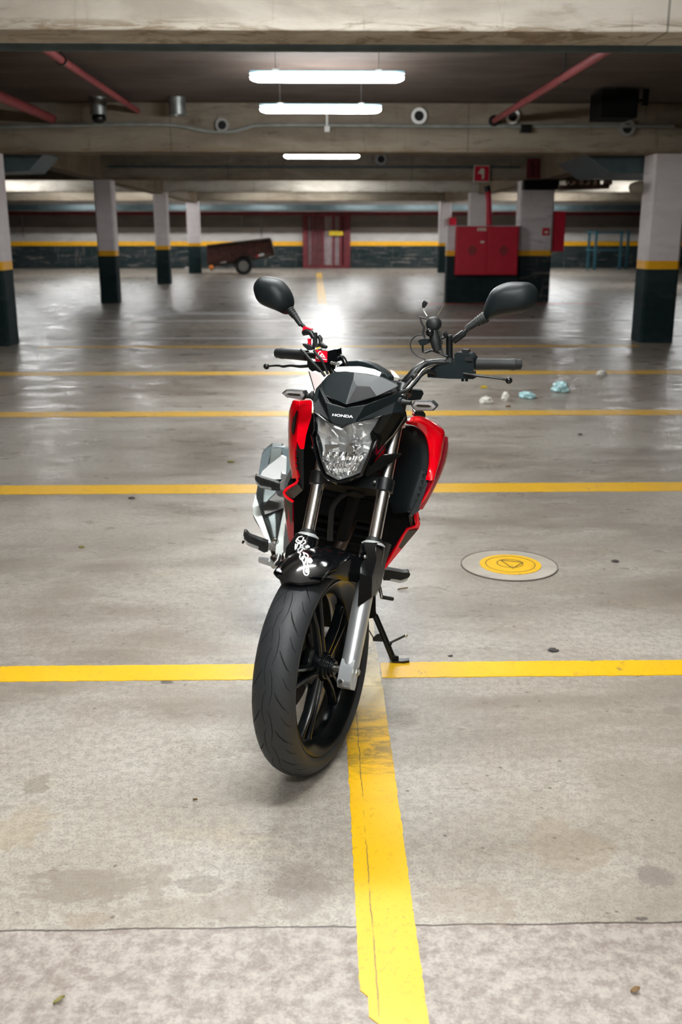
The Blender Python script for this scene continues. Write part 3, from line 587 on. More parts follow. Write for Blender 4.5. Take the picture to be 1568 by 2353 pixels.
mb = MB(); bx(mb, a.x - .03, a.x + .04, 21.645, 21.67, a.z - .03, a.z + .02); link('pale_front', mb, 'pale_sign', o)
red_plate('alarm_button', (1033, 500), (1049, 518), 37.9, .2, 'small red box far off beside the low banded wall top', 'alarm')
mb = MB()
for px in (1216, 1221, 1229, 1234, 1240): a, b = at(px, 366, 21.45), at(px, 410, 21.45); bx(mb, a.x - .018, a.x + .018, 21.43, 21.548, b.z, a.z)
for py in (367, 408): a, b = at(1214, py, 21.45), at(1242, py, 21.45); bx(mb, a.x, b.x, 21.44, 21.548, a.z - .02, a.z + .02)
tag(link('red_grille', mb, 'red_dark'), 'small dull red grille on the beam above the stained column', 'grille')
mb = MB(); a, b = at(1203, 415, 21.6), at(1283, 436, 21.6); bx(mb, a.x, b.x, 21.5, 22.3, b.z, a.z); tag(link('column_bracket', mb, 'engine', bevel=.01), 'dark steel collar around the head of the stained column', 'bracket')
mb = MB()
for px in (1308, 1322, 1340, 1356, 1372, 1392, 1402): c = at(px, 419, 21.0); mb.ball(c, random.uniform(.05, .085), 10, 6)
a, b = at(1285, 432, 21), at(1400, 428, 21); mb.cyl(a, b, .05); a = a.lerp(b, .4); mb.cyl(a, (a.x, a.y, ZC), .02, seg=8); tag(link('pipe_fittings', mb, mat('rusty_copper_fittings', (.30, .19, .14), .4, .8, var=.6, vscale=5)), 'cluster of rusty pipe fittings right of the stained column head', 'pipe fittings')

# ------------------------------------------------------------------ barred gate in the back wall
gp = [at(x, y, 43.35) for x, y in ((697, 490), (804, 490), (803, 615), (697, 615))]
gt = thing('barred_gate', ((gp[0].x + gp[1].x) / 2, 43.4, 0), 'dull red barred steel gate in the middle of the back wall', 'gate')
gx0, gx1, gz = gp[0].x, gp[1].x, gp[0].z
mb = MB(); bx(mb, gx0, gx1, 43.5, 43.58, 0, gz); link('back_sheet', mb, 'gate_back', gt)
mb = MB()
for a in (gx0 + .06, gx1 - .06): bx(mb, a - .09, a + .09, 43.36, 43.5, 0, gz)
bx(mb, gx0, gx1, 43.37, 43.5, 0, .12); bx(mb, gx0, gx1, 43.37, 43.5, gz - .12, gz); link('gate_frame', mb, 'red_dark', gt, .01)
for px, hw in ((707, .03), (717, .03), (724, .04), (731, .03), (737, .03), (743, .04), (767, .05), (785, .09), (792, .1)):
    c = at(px, 550, 43.4); mb = MB(); bx(mb, c.x - hw, c.x + hw, 43.4, 43.48, .1, gz - .1); link('bar', mb, 'red_dark', gt)
a, b = at(756, 531, 43.35), at(789, 541, 43.35); mb = MB(); bx(mb, a.x, b.x, 43.33, 43.37, b.z, a.z); link('yellow_plate', mb, 'yellow_sign', gt)

# ------------------------------------------------------------------ trailer parked at the back
TY = 36.6
tr_ = thing('utility_trailer', (at(550, 600, TY).x, TY + .7, 0), 'small brown-red box trailer parked tilted by the back wall', 'trailer')
mb = MB(); A = [at(x, y, TY) for x, y in ((476, 567), (620, 550), (629, 583), (590, 590), (481, 611), (475, 603))]; mb.prism(A, (0, 1.4, 0)); link('box_body', mb, 'wood', tr_, .02)
mb = MB(); mb.tube([at(476, 566, TY - .03), at(621, 549, TY - .03), at(630, 583, TY - .03)], .05, 8); mb.tube([at(481, 611, TY - .03), at(560, 600, TY - .03), at(630, 585, TY - .03)], .05, 8); link('rail', mb, 'dark_steel', tr_)
wc = at(560, 611.5, TY - .12); R_ = wc.z - .002
mb = MB(); mb.lathe([(R_ * .62, -.09), (R_ * .93, -.1), (R_, -.06), (R_, .06), (R_ * .93, .1), (R_ * .62, .09), (R_ * .62, -.09)], wc, (0, 1, 0), 32); wh = link('wheel', mb, 'rubber_far', tr_)
mb = MB(); mb.lathe([(.01, -.07), (R_ * .25, -.08), (R_ * .5, -.05), (R_ * .64, -.085), (R_ * .64, .05), (.01, .05)], wc, (0, 1, 0), 24); link('rim', mb, 'grey_plastic', wh)
mb = MB(); L = []
for k in range(13):
    a = math.radians(-5 + 190 * k / 12); L.append([wc + V((math.cos(a) * r, dy, math.sin(a) * r)) for r, dy in ((R_ * 1.15, -.12), (R_ * 1.2, -.12), (R_ * 1.2, .14), (R_ * 1.15, .14))])
mb.loft(L, True, True); link('mudguard', mb, 'rubber_far', tr_)
mb = MB(); mb.ball(at(486, 614, TY - .05), .085, 10, 6); link('side_light', mb, 'orange', tr_)
for p0, p1 in (((499, 612), (520, 607)), ((588, 593), (607, 588))):
    a, b = at(*p0, TY - .05), at(*p1, TY - .05); m_ = a.lerp(b, .35); mb = MB(); mb.prism([a, m_, m_ + V((0, 0, .09)), a + V((0, 0, .09))], (0, .02, 0)); mb.prism([m_, b, b + V((0, 0, .1)), m_ + V((0, 0, .1))], (0, .02, 0), 1); link('reflector', mb, ['red_paint', 'white_plastic'], tr_)
mb = MB(); mb.tube([at(618, 588, TY + .7), at(629, 584, TY + .7)], .08, 8); link('hitch', mb, 'white_plastic', tr_)
mb = MB(); mb.tube([at(490, 613, TY + .7), at(486, 622, TY + .7)], .04, 8); link('prop_stand', mb, 'dark_steel', tr_)
mb = MB(); c = ground(436, 622); mb.box((c.x, c.y, .07), (.36, .25, .14)); tag(link('concrete_block', mb, 'wall_low', bevel=.02), 'pale concrete block on the floor beside the dark column foot near the trailer', 'block', 'pale floor blocks')
# blue frame at the back wall, right
bf = thing('steel_frame_rack', (at(1400, 600, 41.5).x, 41.8, 0), 'blue steel frame rack standing before the back wall at right', 'rack')
for px, dy in ((1356, .6), (1372, 0), (1430, 0), (1446, .6)):
    a = at(px, 529, 41.5 + dy); mb = MB(); bx(mb, a.x - .045, a.x + .045, 41.45 + dy, 41.54 + dy, 0, a.z); link('post', mb, 'blue_steel', bf)
mb = MB()
for py in (534, 575):
    a, b = at(1356, py, 41.5), at(1446, py, 41.5); mb.tube([(a.x, 42.1, a.z), at(1372, py, 41.5), at(1430, py, 41.5), (b.x, 42.1, b.z), (a.x, 42.1, a.z)], .03, 8)
link('rail', mb, 'blue_steel', bf)

# ------------------------------------------------------------------ litter, leaves, stones
def crumple(name, c, r, sc, m_, lab, cat, group, seed):
    random.seed(seed); bm = bmesh.new(); bmesh.ops.create_icosphere(bm, subdivisions=3, radius=1); 
    from mathutils import noise as nz
    vs = []
    for v_ in bm.verts:
        n = nz.noise(v_.co * 2.1 + V((seed, 0, 0))) * .45 + nz.noise(v_.co * 5 + V((0, seed, 0))) * .22
        p = v_.co * (1 + n); p.z = max(p.z, -.55); vs.append(V(c) + V((p.x * r * sc[0], p.y * r * sc[1], (p.z + .55) * r * sc[2])))
    fs = [tuple(q.index for q in f.verts) for f in bm.faces]; bm.free(); mb = MB(); mb.add(vs, fs); tag(link(name, mb, m_, sharp=25), lab, cat, group)
GT = 'scraps of litter behind the handlebar'
for px, py, r, sc_, m_, lab, sd in ((1117, 926, .042, (1.25, 1.2, .8), 'tissue', 'crumpled white tissue, first in the row of litter beside the brake lever', 2), (1162, 921, .034, (1, 1.1, 1.5), 'tissue', 'small upright twist of white tissue between two flatter scraps', 3),
                              (1211, 915, .05, (1.5, 1.2, .75), 'blue_plastic', 'flat crumpled pale wrapper beside the blue bag', 5), (1288, 900, .062, (1.2, 1.3, 1), 'blue_plastic', 'pale blue crumpled plastic bag, largest of the litter', 9), (1383, 862, .05, (1, 1, .7), 'tissue', 'white paper scrap lying on the fourth yellow line', 12)):
    crumple('litter_scrap', ground(px, py), r, sc_, m_, lab, 'litter', GT, sd)
for px, py, r, m_, lab, sd in ((1112, 891, .026, 'yellow_sign', 'small yellow scrap under the end of the clutch lever', 4), (1168, 935, .018, 'brown_leaf', 'tiny brown crumb just before the third yellow line', 6), (1414, 1291, .012, 'stone', 'dark crumb on the floor right of the manhole cover', 7), (1272, 1496, .013, 'stone', 'dark stone just behind the near yellow line at right', 8),
                              (1036, 1508, .006, 'stone', 'tiny dark pebble behind the near yellow line by the stand foot', 11), (188, 1258, .011, 'leaf', 'small olive crumb on the open floor at left', 13), (531, 1062, .016, 'leaf', 'small yellow leaf scrap left of the silencer', 14), (303, 1146, .014, 'stone', 'dark crumb just before the second yellow line at left', 15), (1334, 999, .012, 'stone', 'dark crumb on the floor between the second and third yellow lines', 16)):
    crumple('floor_crumb', ground(px, py), r, (1.3, 1, .5), m_, lab, 'crumb', 'crumbs on the floor', sd)
def leaf(px, py, ln, wd, ang, m_, lab):
    c = ground(px, py); ca, sa = math.cos(ang), math.sin(ang); mb = MB(); R = []
    for k in range(9):
        t = -1 + k / 4; hw = wd * (1 - t * t) ** .7 + .0004; x = t * ln
        R.append([V((c.x + ca * x - sa * s * hw, c.y + sa * x + ca * s * hw, .002 + .004 * abs(s) + .003 * (t + 1))) for s in (-1, 0, 1)] + [V((c.x + ca * x - sa * s * hw, c.y + sa * x + ca * s * hw, .001 + .004 * abs(s) + .003 * (t + 1))) for s in (1, 0, -1)])
    mb.loft(R, True, True); tag(link('fallen_leaf', mb, m_, sharp=60), lab, 'leaf', 'leaves on the floor')
leaf(136, 2304, .012, .0045, .6, 'leaf', 'small olive leaf on the floor near the lower left corner')
leaf(1460, 2281, .010, .006, .2, 'brown_leaf', 'small brown leaf on the floor near the lower right corner')
leaf(449, 1842, .008, .002, -.6, 'brown_leaf', 'thin brown leaf sliver left of the front tyre foot')
leaf(926, 1356, .022, .005, .1, 'brown_leaf', 'reddish brown leaf scrap between the footrest and the gear lever')
# ================================================================== the motorcycle
mo = thing('motorcycle', ORG, 'red and black naked motorcycle leaning on its side stand over the yellow line', 'motorcycle')
US, VS, WS = FS.col[0].copy(), FS.col[1].copy(), FS.col[2].copy()
UB, VB, WB = FB.col[0].copy(), FB.col[1].copy(), FB.col[2].copy()
RW = .30
AXL = S(0, 0, RW)
def wheel_pt(u, r, a, c=AXL, F=(US, VS, WS)): return c + F[0] * u - F[1] * (math.sin(a) * r) + F[2] * (math.cos(a) * r)   # a = 0 at the top, growing towards the front
def tyre_prof(R, hw, drop, bead):
    P = [(bead - .004, -hw * .74), (bead + .004, -hw * .9)]
    for k in range(17):
        t = -1.5 + 3 * k / 16; P.append((R - drop * (1 - math.cos(t)), hw * math.sin(t)))
    return P + [(bead + .004, hw * .9), (bead - .004, hw * .74), (bead - .014, hw * .6), (bead - .014, -hw * .6), (bead - .004, -hw * .74)]
def ringwheel(mb, prof, c, F, seg=96, mi=0):
    rings = []
    for k in range(seg):
        a = 2 * math.pi * k / seg; rings.append([wheel_pt(u, r, a, c, F) for r, u in prof])
    n = len(prof); pts = [p for q in rings for p in q]; fs = []
    for i in range(seg):
        j = (i + 1) % seg
        for k in range(n - 1): fs.append((i * n + k, i * n + k + 1, j * n + k + 1, j * n + k))
    return mb.add(pts, fs, mi)
def groove_strip(mb, R, hw, drop, path, wid, c, F):      # path: (angle round the wheel, t across the tread)
    L = []
    for i, (a, t) in enumerate(path):
        a2, t2 = path[min(i + 1, len(path) - 1)]; a1, t1 = path[max(i - 1, 0)]
        da, dt = (a2 - a1) * R, (t2 - t1) * hw; ln = math.hypot(da, dt) or 1
        wd = wid * math.sin(math.pi * (i + .35) / (len(path) - .3)) + .0002
        oa, ot = -dt / ln * wd / R, da / ln * wd / hw; q = []
        for s in (-1, 1):
            tt = t + s * ot; q.append(wheel_pt(hw * math.sin(tt), R - drop * (1 - math.cos(tt)) + .0007, a + s * oa, c, F))
        L.append(q)
    n = len(L); mb.add([p for q in L for p in q], [(2 * i, 2 * i + 1, 2 * i + 3, 2 * i + 2) for i in range(n - 1)], 1)
FR_ = (US, VS, WS)
# --- front wheel
mb = MB(); ringwheel(mb, [(.241, .0470), (.243, .0500), (.2405, .0520), (.235, .0505), (.226, .0440), (.219, .0400), (.203, .0245), (.2, .018), (.2, -.018), (.203, -.0245), (.219, -.04), (.226, -.044), (.235, -.0505), (.2405, -.052), (.243, -.05), (.241, -.047), (.232, -.04), (.215, 0), (.232, .04), (.241, .0470)], AXL, FR_)
fw = link('front_wheel', mb, 'rim', mo, sharp=50)
mb = MB(); ringwheel(mb, tyre_prof(RW, .0597, .0462, .243), AXL, FR_, 128)
for k in range(18):
    a0 = 2 * math.pi * k / 18
    for s in (-1, 1):
        b = a0 + (0 if s > 0 else .17)
        groove_strip(mb, RW, .0597, .0462, [(b + .00, s * .33), (b + .06, s * .48), (b + .13, s * .72), (b + .19, s * 1.02)], .0021, AXL, FR_)
        groove_strip(mb, RW, .0597, .0462, [(b + .16, s * .05), (b + .24, s * .18), (b + .36, s * .22), (b + .48, s * .10)], .0010, AXL, FR_)
        groove_strip(mb, RW, .0597, .0462, [(b + .22, s * .62), (b + .30, s * .86), (b + .34, s * 1.10)], .0013, AXL, FR_)
link('tyre', mb, ['tyre', 'groove'], fw, sharp=60)
mb = MB(); mb.lathe([(.001, -.056), (.030, -.056), (.034, -.03), (.047, -.026), (.064, -.012), (.067, .004), (.062, .013), (.046, .018), (.036, .024), (.034, .036), (.030, .037), (.029, .044), (.0255, .045), (.0245, .053), (.021, .054), (.020, .060), (.001, .060)], AXL, US, 40); link('hub', mb, 'rim', fw, .0015)
p_ = FS.transposed() @ (Su(703, 1688, .012) - AXL); SP0 = math.atan2(-p_.y, p_.z)
for k in range(5):
    a = SP0 + 2 * math.pi * k / 5
    for s in (-1, 1):
        mb = MB(); L = []
        for r, da, hw, uu, th in ((.040, .30, .0085, .012, .016), (.075, .155, .0075, .013, .014), (.13, .125, .0068, .012, .013), (.19, .135, .0072, .006, .013), (.212, .15, .011, .004, .016)):
            aa = a + s * da; e = hw / r
            L.append([wheel_pt(uu + th, r, aa - e * .55, AXL, FR_), wheel_pt(uu + th, r, aa + e * .55, AXL, FR_), wheel_pt(uu + th * .5, r, aa + e, AXL, FR_), wheel_pt(uu - th, r, aa + e, AXL, FR_), wheel_pt(uu - th, r, aa - e, AXL, FR_), wheel_pt(uu + th * .5, r, aa - e, AXL, FR_)])
        mb.loft(L, True, True); link('spoke', mb, 'rim', fw, .002)
mb = MB(); mb.lathe([(.001, .060), (.0115, .060), (.0115, .088), (.001, .088)], AXL, US, 20); link('axle_spacer', mb, 'steel', fw, .001)
mb = MB(); mb.lathe([(.085, -.062), (.138, -.062), (.138, -.067), (.085, -.067), (.085, -.062)], AXL, US, 48); dk = link('brake_disc', mb, 'steel', fw)
mb = MB(); mb.lathe([(.03, -.056), (.09, -.0615), (.09, -.0675), (.03, -.064), (.03, -.056)], AXL, US, 24); link('disc_carrier', mb, 'satin', fw)
mb = MB()
mb.loft([[wheel_pt(u, r, a, AXL, FR_) for u, r in ((-.05, .085), (-.05, .148), (-.085, .15), (-.085, .083))] for a in (-1.5, -1.4, -1.15, -1.0, -.9)], True, True); link('brake_caliper', mb, 'satin', mo, .006)
# --- fork legs
def fork_leg(u):
    o_ = 1 if u > 0 else -1
    mb = MB(); mb.tube([fork(u, .34), fork(u, .84)], .0187, 32); st = link('stanchion', mb, 'chrome', None) if False else None
    mb2 = MB(); mb2.tube([fork(u, s) for s in (-.045, -.035, .02, .10, .30, .345)], [.021, .024, .0255, .0262, .0262, .0262], 32)
    lg = link('fork_leg', mb2, 'fork_silver', mo, sharp=50); link('stanchion', mb, 'chrome', lg, sharp=60)
    mb = MB(); mb.tube([fork(u, .346), fork(u, .3525), fork(u, .3535), fork(u, .362)], [.030, .0338, .0338, .0225], 32); link('slider_collar', mb, 'cap', lg)
    mb = MB(); mb.tube([fork(u, .3605), fork(u, .365), fork(u, .372)], [.0245, .0245, .0200], 32); link('dust_seal', mb, 'soft', lg)
    mb = MB(); nf = FS @ NF; ax = FS @ AX
    c0 = fork(u, -.015) ; W_ = US * .019
    prof = [(-.034, -.02), (-.034, .016), (-.02, .027), (.02, .027), (.045, .022), (.045, -.022), (-.02, -.024)]
    mb.prism([c0 + ax * a + nf * b - W_ for a, b in prof], W_ * 2); cl = link('axle_clamp', mb, 'fork_silver', lg, .005)
    mb = MB(); mb.cyl(fork(u - .008 * o_, -.035, .018), fork(u - .008 * o_, -.035, .0305), .0078, seg=12); mb.cyl(fork(u - .008 * o_, -.035, .0300), fork(u - .008 * o_, -.035, .0312), .0045, seg=6, mi=1); link('pinch_bolt', mb, ['steel', 'groove'], lg, .001)
    mb = MB(); mb.cyl(fork(u + .016 * o_, 0.0, 0), fork(u + .0265 * o_, 0.0, 0), .0125, seg=6); mb.cyl(fork(u + .0264 * o_, 0, 0), fork(u + .030 * o_, 0, 0), .008, seg=14); link('axle_bolt', mb, 'steel', lg, .001)
    return lg
fork_leg(.1005); fork_leg(-.1005)
for s0, s1 in ((.505, .545), (.80, .83)):
    mb = MB()
    P = [fork(-.10, (s0 + s1) / 2, .022), fork(.10, (s0 + s1) / 2, .022), fork(.10, (s0 + s1) / 2, -.03), fork(.05, (s0 + s1) / 2, -.06), fork(-.05, (s0 + s1) / 2, -.06), fork(-.10, (s0 + s1) / 2, -.03)]
    d = (FS @ AX) * .018; mb.prism([p - d for p in P], d * 2)
    for u in (-.1005, .1005): mb.tube([fork(u, s0), fork(u, s1)], .0265, 24)
    link('triple_clamp', mb, 'satin', mo, .004)
mb = MB(); mb.cyl(fork(0, .5, -.045), fork(0, .83, -.045), .028); link('steering_head', mb, 'engine', mo)
q = Sn(861, 1108, .03); mb = MB(); mb.tube([q - (FS @ NF) * .004, q + (FS @ NF) * .004], .0045, 6); link('clamp_bolt', mb, 'steel', mo, .001)

# --- front fender, gloss black
FRAD = .318
def fend_pt(u, a, dr=0): return wheel_pt(u, FRAD + dr, a, AXL, FR_)
mb = MB(); L = []
NA = 30
for k in range(NA + 1):
    deg0 = 27.5 - 92 * k / NA; fr = max(0, 1 - k / 7)
    wv = .067 + .009 * min(1, k / 8); low = .008 + .028 * min(1, max(0, (17 - deg0) / 26)); sec = []
    def fp(s_, d, f=1.0):
        return fend_pt(s_ * wv * f, math.radians(deg0 - 7 * fr * min(1, abs(s_)) ** 2), d)
    prof = ((-1.05, -low), (-1.02, -low * .5), (-.93, -.010), (-.70, -.001), (-.35, .005), (0, .009), (.35, .005), (.70, -.001), (.93, -.010), (1.02, -low * .5), (1.05, -low))
    L.append([fp(s_, d) for s_, d in prof] + [fp(s_, d - .004, .95) for s_, d in ((1.05, -low), (.93, -.014), (.35, .001), (0, .005), (-.35, .001), (-.93, -.014), (-1.05, -low))])
mb.loft(L, True, True); fe = link('front_fender', mb, 'gloss', mo, .0015, sharp=40)
# fork guards hanging from the fender
def guard(sgn):
    pts = zs('M', [(1055, 395, .040), (1100, 560, .046), (1000, 760, .052), (965, 770, .044), (1005, 830, .046), (978, 1292, .038), (1172, 1160, .012), (1255, 1060, -.012), (1300, 960, -.025), (1372, 640, -.038), (1440, 425, -.040), (1370, 392, -.010), (1225, 402, .036), (1240, 640, .050), (1180, 900, .048)], Sn, 0)
    if sgn < 0:
        def mir(p): l = FS.transposed() @ (p - ORG); return S(-l.x, l.y, l.z)
        pts = [mir(p) for p in pts]
    fs = [(0, 1, 13, 12), (1, 2, 3, 4, 14, 13), (4, 5, 6, 14), (14, 6, 7, 8, 9, 13), (13, 9, 10, 11, 12)]
    mb = MB(); mb.facets(pts, fs, -(FS @ NF) * .006); return link('fork_guard', mb, 'gloss', fe, .002, sharp=25)
guard(1); guard(-1)
for u in (.1005, -.1005):
    mb = MB(); mb.tube([fork(u, .245), fork(u, .29), fork(u, .340), fork(u, .349)], [.0330, .0338, .0343, .034], 28); link('guard_sleeve', mb, 'gloss', fe)
    s_ = 1 if u > 0 else -1
    mb = MB(); L = []
    for t in range(9):
        f = t / 8; h = .010 * math.sin(math.pi * f)
        I = fend_pt(s_ * .022, math.radians(23), .006).lerp(fork(s_ * .066, .285, .004), f); E_ = fend_pt(s_ * .064, math.radians(20), -.002).lerp(fork(s_ * .1005 - s_ * .004, .325, .035), f)
        Lw = fend_pt(s_ * .0675, math.radians(18.5), -.005).lerp(fork(s_ * .092, .235, .046), f); up = FS @ NF
        L.append([I - up * .012 * (1 - f), I.lerp(E_, .5) + up * (h + .004), E_ + up * h, E_.lerp(Lw, .5) + US * s_ * .003, Lw])
    n = [p for r in L for p in r]; mb.facets(n, [(i * 5 + j, i * 5 + j + 1, (i + 1) * 5 + j + 1, (i + 1) * 5 + j) for i in range(8) for j in range(4)], -(FS @ NF) * .004); link('fender_cowl', mb, 'gloss', fe, sharp=28)
q = zs('M', [(1078, 600)], Sn, .052)[0]; mb = MB(); mb.ball(q, .006, 12, 8); link('guard_bolt', mb, 'steel', fe)
# white sprayed-lettering decal on the fender, following its curve
def on_fender(px, py, dr=.0085):
    lo, hi = 1.5, 3.6; F_ = FS.transposed(); d = ray(px, py); best = None; t = lo
    while t < hi:
        p = CAMP + d * t; l = F_ @ (p - AXL); r = math.hypot(l.y, l.z)
        dd = .007 - .011 * min(1, abs(l.x) / .07) ** 2
        if r < FRAD + dd + dr * .25: return p
        t += .001
    return CAMP + d * 2.6
from mathutils.bvhtree import BVHTree
bv, bf = [], []
for ob in [fe] + list(fe.children):
    k = len(bv); w0 = WL[ob.name]; bv += [v_.co + w0 for v_ in ob.data.vertices]; bf += [tuple(i + k for i in p.vertices) for p in ob.data.polygons]
bt_ = BVHTree.FromPolygons(bv, bf)
def on_fender(px, py):
    d = ray(px, py).normalized(); h = bt_.ray_cast(CAMP, d)
    return h[0] - d * .0012 if h[0] else None
mb = MB()
strokes = [[(215, 318), (160, 330), (150, 365), (190, 385), (240, 370), (255, 400), (215, 430)], [(150, 340), (125, 385), (160, 405), (205, 395), (230, 330)], [(120, 420), (112, 495), (135, 470), (150, 420), (190, 430), (175, 480), (150, 500), (160, 540), (200, 520), (215, 480), (240, 490)],
           [(190, 450), (215, 440), (215, 470), (190, 475), (185, 452)], [(150, 540), (185, 560), (175, 600), (195, 640), (215, 600), (240, 590), (225, 540)], [(205, 640), (225, 680), (240, 740), (230, 700)], [(225, 540), (290, 580), (270, 640), (245, 690), (262, 620), (240, 600), (215, 640)],
           [(245, 690), (235, 760), (230, 810), (250, 850), (280, 855), (300, 820), (295, 760), (280, 700), (295, 640)], [(258, 800), (265, 778), (280, 775), (285, 800), (272, 820), (258, 802)], [(290, 650), (320, 690), (345, 655), (315, 620), (290, 650)]]
for st in strokes:
    pp = [on_fender(q.x, q.y) for q in spline([V((*z('M', *p), 0)) for p in st], 5)]; pp = [p for p in pp if p is not None]
    run = [pp[0]]
    for p in pp[1:] + [None]:
        if p is None or (p - run[-1]).length > .02:
            if len(run) > 1: mb.tube(run, .0021, 6)
            run = [p]
        elif (p - run[-1]).length > .0008: run.append(p)
for st in ([(245, 460), (285, 432), (318, 455), (300, 510), (275, 490)], [(300, 640), (318, 622), (348, 655), (322, 692)]):
    q = [on_fender(*z('M', *p)) for p in st]; mb.prism([p for p in q if p is not None], ray(700, 1260).normalized() * -.0012)
link('lettering_decal', mb, 'white', fe)

# --- headlight
lens = [(690, 1012, .196), (780, 1062, .186), (866, 1096, .181), (960, 1068, .183), (1050, 1046, .190), (1230, 1005, .208), (1400, 962, .229), (1345, 1068, .216), (1280, 1165, .204), (1270, 1200, .198), (1300, 1290, .195), (1245, 1470, .190), (1190, 1600, .188), (1135, 1735, .186), (980, 1800, .176), (822, 1842, .170), (720, 1795, .176), (640, 1740, .184), (590, 1610, .188), (560, 1520, .190), (520, 1360, .196), (492, 1220, .200), (530, 1145, .204), (524, 905, .228), (600, 950, .212)]
LP = zs('C', lens, Sv, .19); LC = sum(LP, V()) / len(LP)
hl = None
mb = MB()   # housing: bezel rim and rear bowl
outr = [LC + (p - LC) * 1.10 for p in LP]
mb.loft([[p - VS * .002 for p in LP], [LC + (p - LC) * 1.035 - VS * .010 for p in LP], [p - VS * .001 for p in outr], [LC + (p - LC) * 1.06 + VS * .075 for p in LP], [LC + (p - LC) * .7 + VS * .14 for p in LP]], True, False)
n = len(LP); mb.add([LC + (p - LC) * .7 + VS * .14 for p in LP], [tuple(range(n))]); hl = link('headlight', mb, 'gloss', mo, .0015, sharp=50)
mb = MB(); Lr = []     # reflector bowl with vertical flutes below
BC = zs('C', [(1000, 1385)], Sv, .25)[0]
for k, (sc_, dv) in enumerate(((.985, .006), (.93, .020), (.80, .038), (.62, .052), (.42, .062), (.20, .068))):
    r = []
    for i, p in enumerate(LP):
        c = LC.lerp(BC, k / 5); q = c + (p - LC) * sc_; l = FS.transposed() @ (q - ORG); base = FS.transposed() @ (p - ORG)
        r.append(S(l.x, base.y * (1 - k / 5) + .185 * (k / 5) + dv, l.z))
    Lr.append(r)
mb.loft(Lr, True, False); mb.add(Lr[-1], [tuple(range(n))]); link('reflector', mb, 'reflector', hl, sharp=12)
mb = MB(); NX, NY = 28, 6; G_ = []       # corrugated lower reflector
for j in range(NY + 1):
    f = j / NY; xl, xr = 618 + 70 * f ** 2 + 20 * f, 1255 - 130 * f - 40 * f ** 2; row = []
    for i in range(NX + 1):
        t = i / NX; wv_ = .0065 * (1 if i % 4 == 2 else (0 if i % 4 == 0 else .75)) * (1 if 0 < j < NY else .3)
        y = 1440 + 330 * f - 60 * f * abs(2 * t - 1) ** 2; x = xl + (xr - xl) * t - 30 * math.sin(math.pi * f * .8)
        row.append(zs('C', [(x, y)], Sv, .228 - .030 * f - .018 * (2 * t - 1) ** 2 + wv_ - (.006 if j == 3 else 0))[0])
    G_.append(row)
mb.facets([p for r in G_ for p in r], [(j * (NX + 1) + i, j * (NX + 1) + i + 1, (j + 1) * (NX + 1) + i + 1, (j + 1) * (NX + 1) + i) for j in range(NY) for i in range(NX)], VS * .002)
link('reflector_flutes', mb, 'chrome_clear', hl, sharp=15)
mb = MB(); cb_ = zs('C', [(1010, 1395)], Sv, .215)[0]; mb.lathe([(.001, -.012), (.012, -.012), (.0125, .012), (.0165, .013), (.0165, .004), (.0185, .004), (.0185, .03), (.001, .03)], cb_, VS, 24); link('bulb_shield', mb, 'chrome', hl)
mb = MB(); P = zs('C', [(640, 1335), (840, 1335), (835, 1372), (705, 1400), (660, 1480)], Sv, .205); mb.prism(P, VS * .004); link('inner_trim', mb, 'chrome', hl)
mb = MB(); Lg = []
for sc_, dv in ((1.0, 0), (.97, -.006), (.86, -.013), (.66, -.018), (.40, -.021), (.12, -.022)): Lg.append([LC + (p - LC) * sc_ + VS * dv for p in LP])
mb.loft(Lg, True, True); link('lens', mb, 'glass', hl, sharp=30)

# --- headlight fairing (matte mask) with visor
def mirS(p): l = FS.transposed() @ (p - ORG); return S(-l.x, l.y, l.z)
def ctr(p): l = FS.transposed() @ (p - ORG); return S(0, l.y, l.z)
right = {}
H = dict(T0=(793, 937, .207), T1=(839, 931, .222), T2=(913, 903, .305), B0=(786, 985, .180), B1=(814, 972, .187), B2=(873, 957, .226), S1=(908, 925, .292), H1=(902, 950, .265), R1=(860, 1014, .232), R2=(838, 1080, .212), Q2=(833, 1077, .197), Q1=(853, 1022, .203), Q0=(856, 1000, .204), SB=(925, 948, .300), K1=(930, 912, .33))
P3 = {k: Sv(*v_) for k, v_ in H.items()}; P3['T0'] = ctr(P3['T0']); P3['B0'] = ctr(P3['B0'])
BKN = (P3['B0'] - P3['T0']).cross(US).normalized()
def on_plane(px, py, p0, N): d = ray(px, py); return CAMP + d * ((p0 - CAMP).dot(N) / d.dot(N))
P3['T1'] = on_plane(839, 931, P3['T0'], BKN); P3['B1'] = on_plane(814, 972, P3['T0'], BKN)
names = list(P3); pts = [P3[k] for k in names]; n0 = len(names); pts += [mirS(P3[k]) for k in names]
fh = [('T0', 'T1', 'B1', 'B0'), ('T1', 'T2', 'S1', 'B1'), ('B1', 'S1', 'H1', 'B2'), ('B2', 'H1', 'R1', 'Q0'), ('Q0', 'R1', 'Q1'), ('Q1', 'R1', 'R2', 'Q2'), ('T2', 'K1', 'SB', 'S1'), ('S1', 'SB', 'H1')]
fs = [tuple(names.index(k) for k in f) for f in fh]; fs += [tuple(i + n0 for i in f[::-1]) for f in fs]
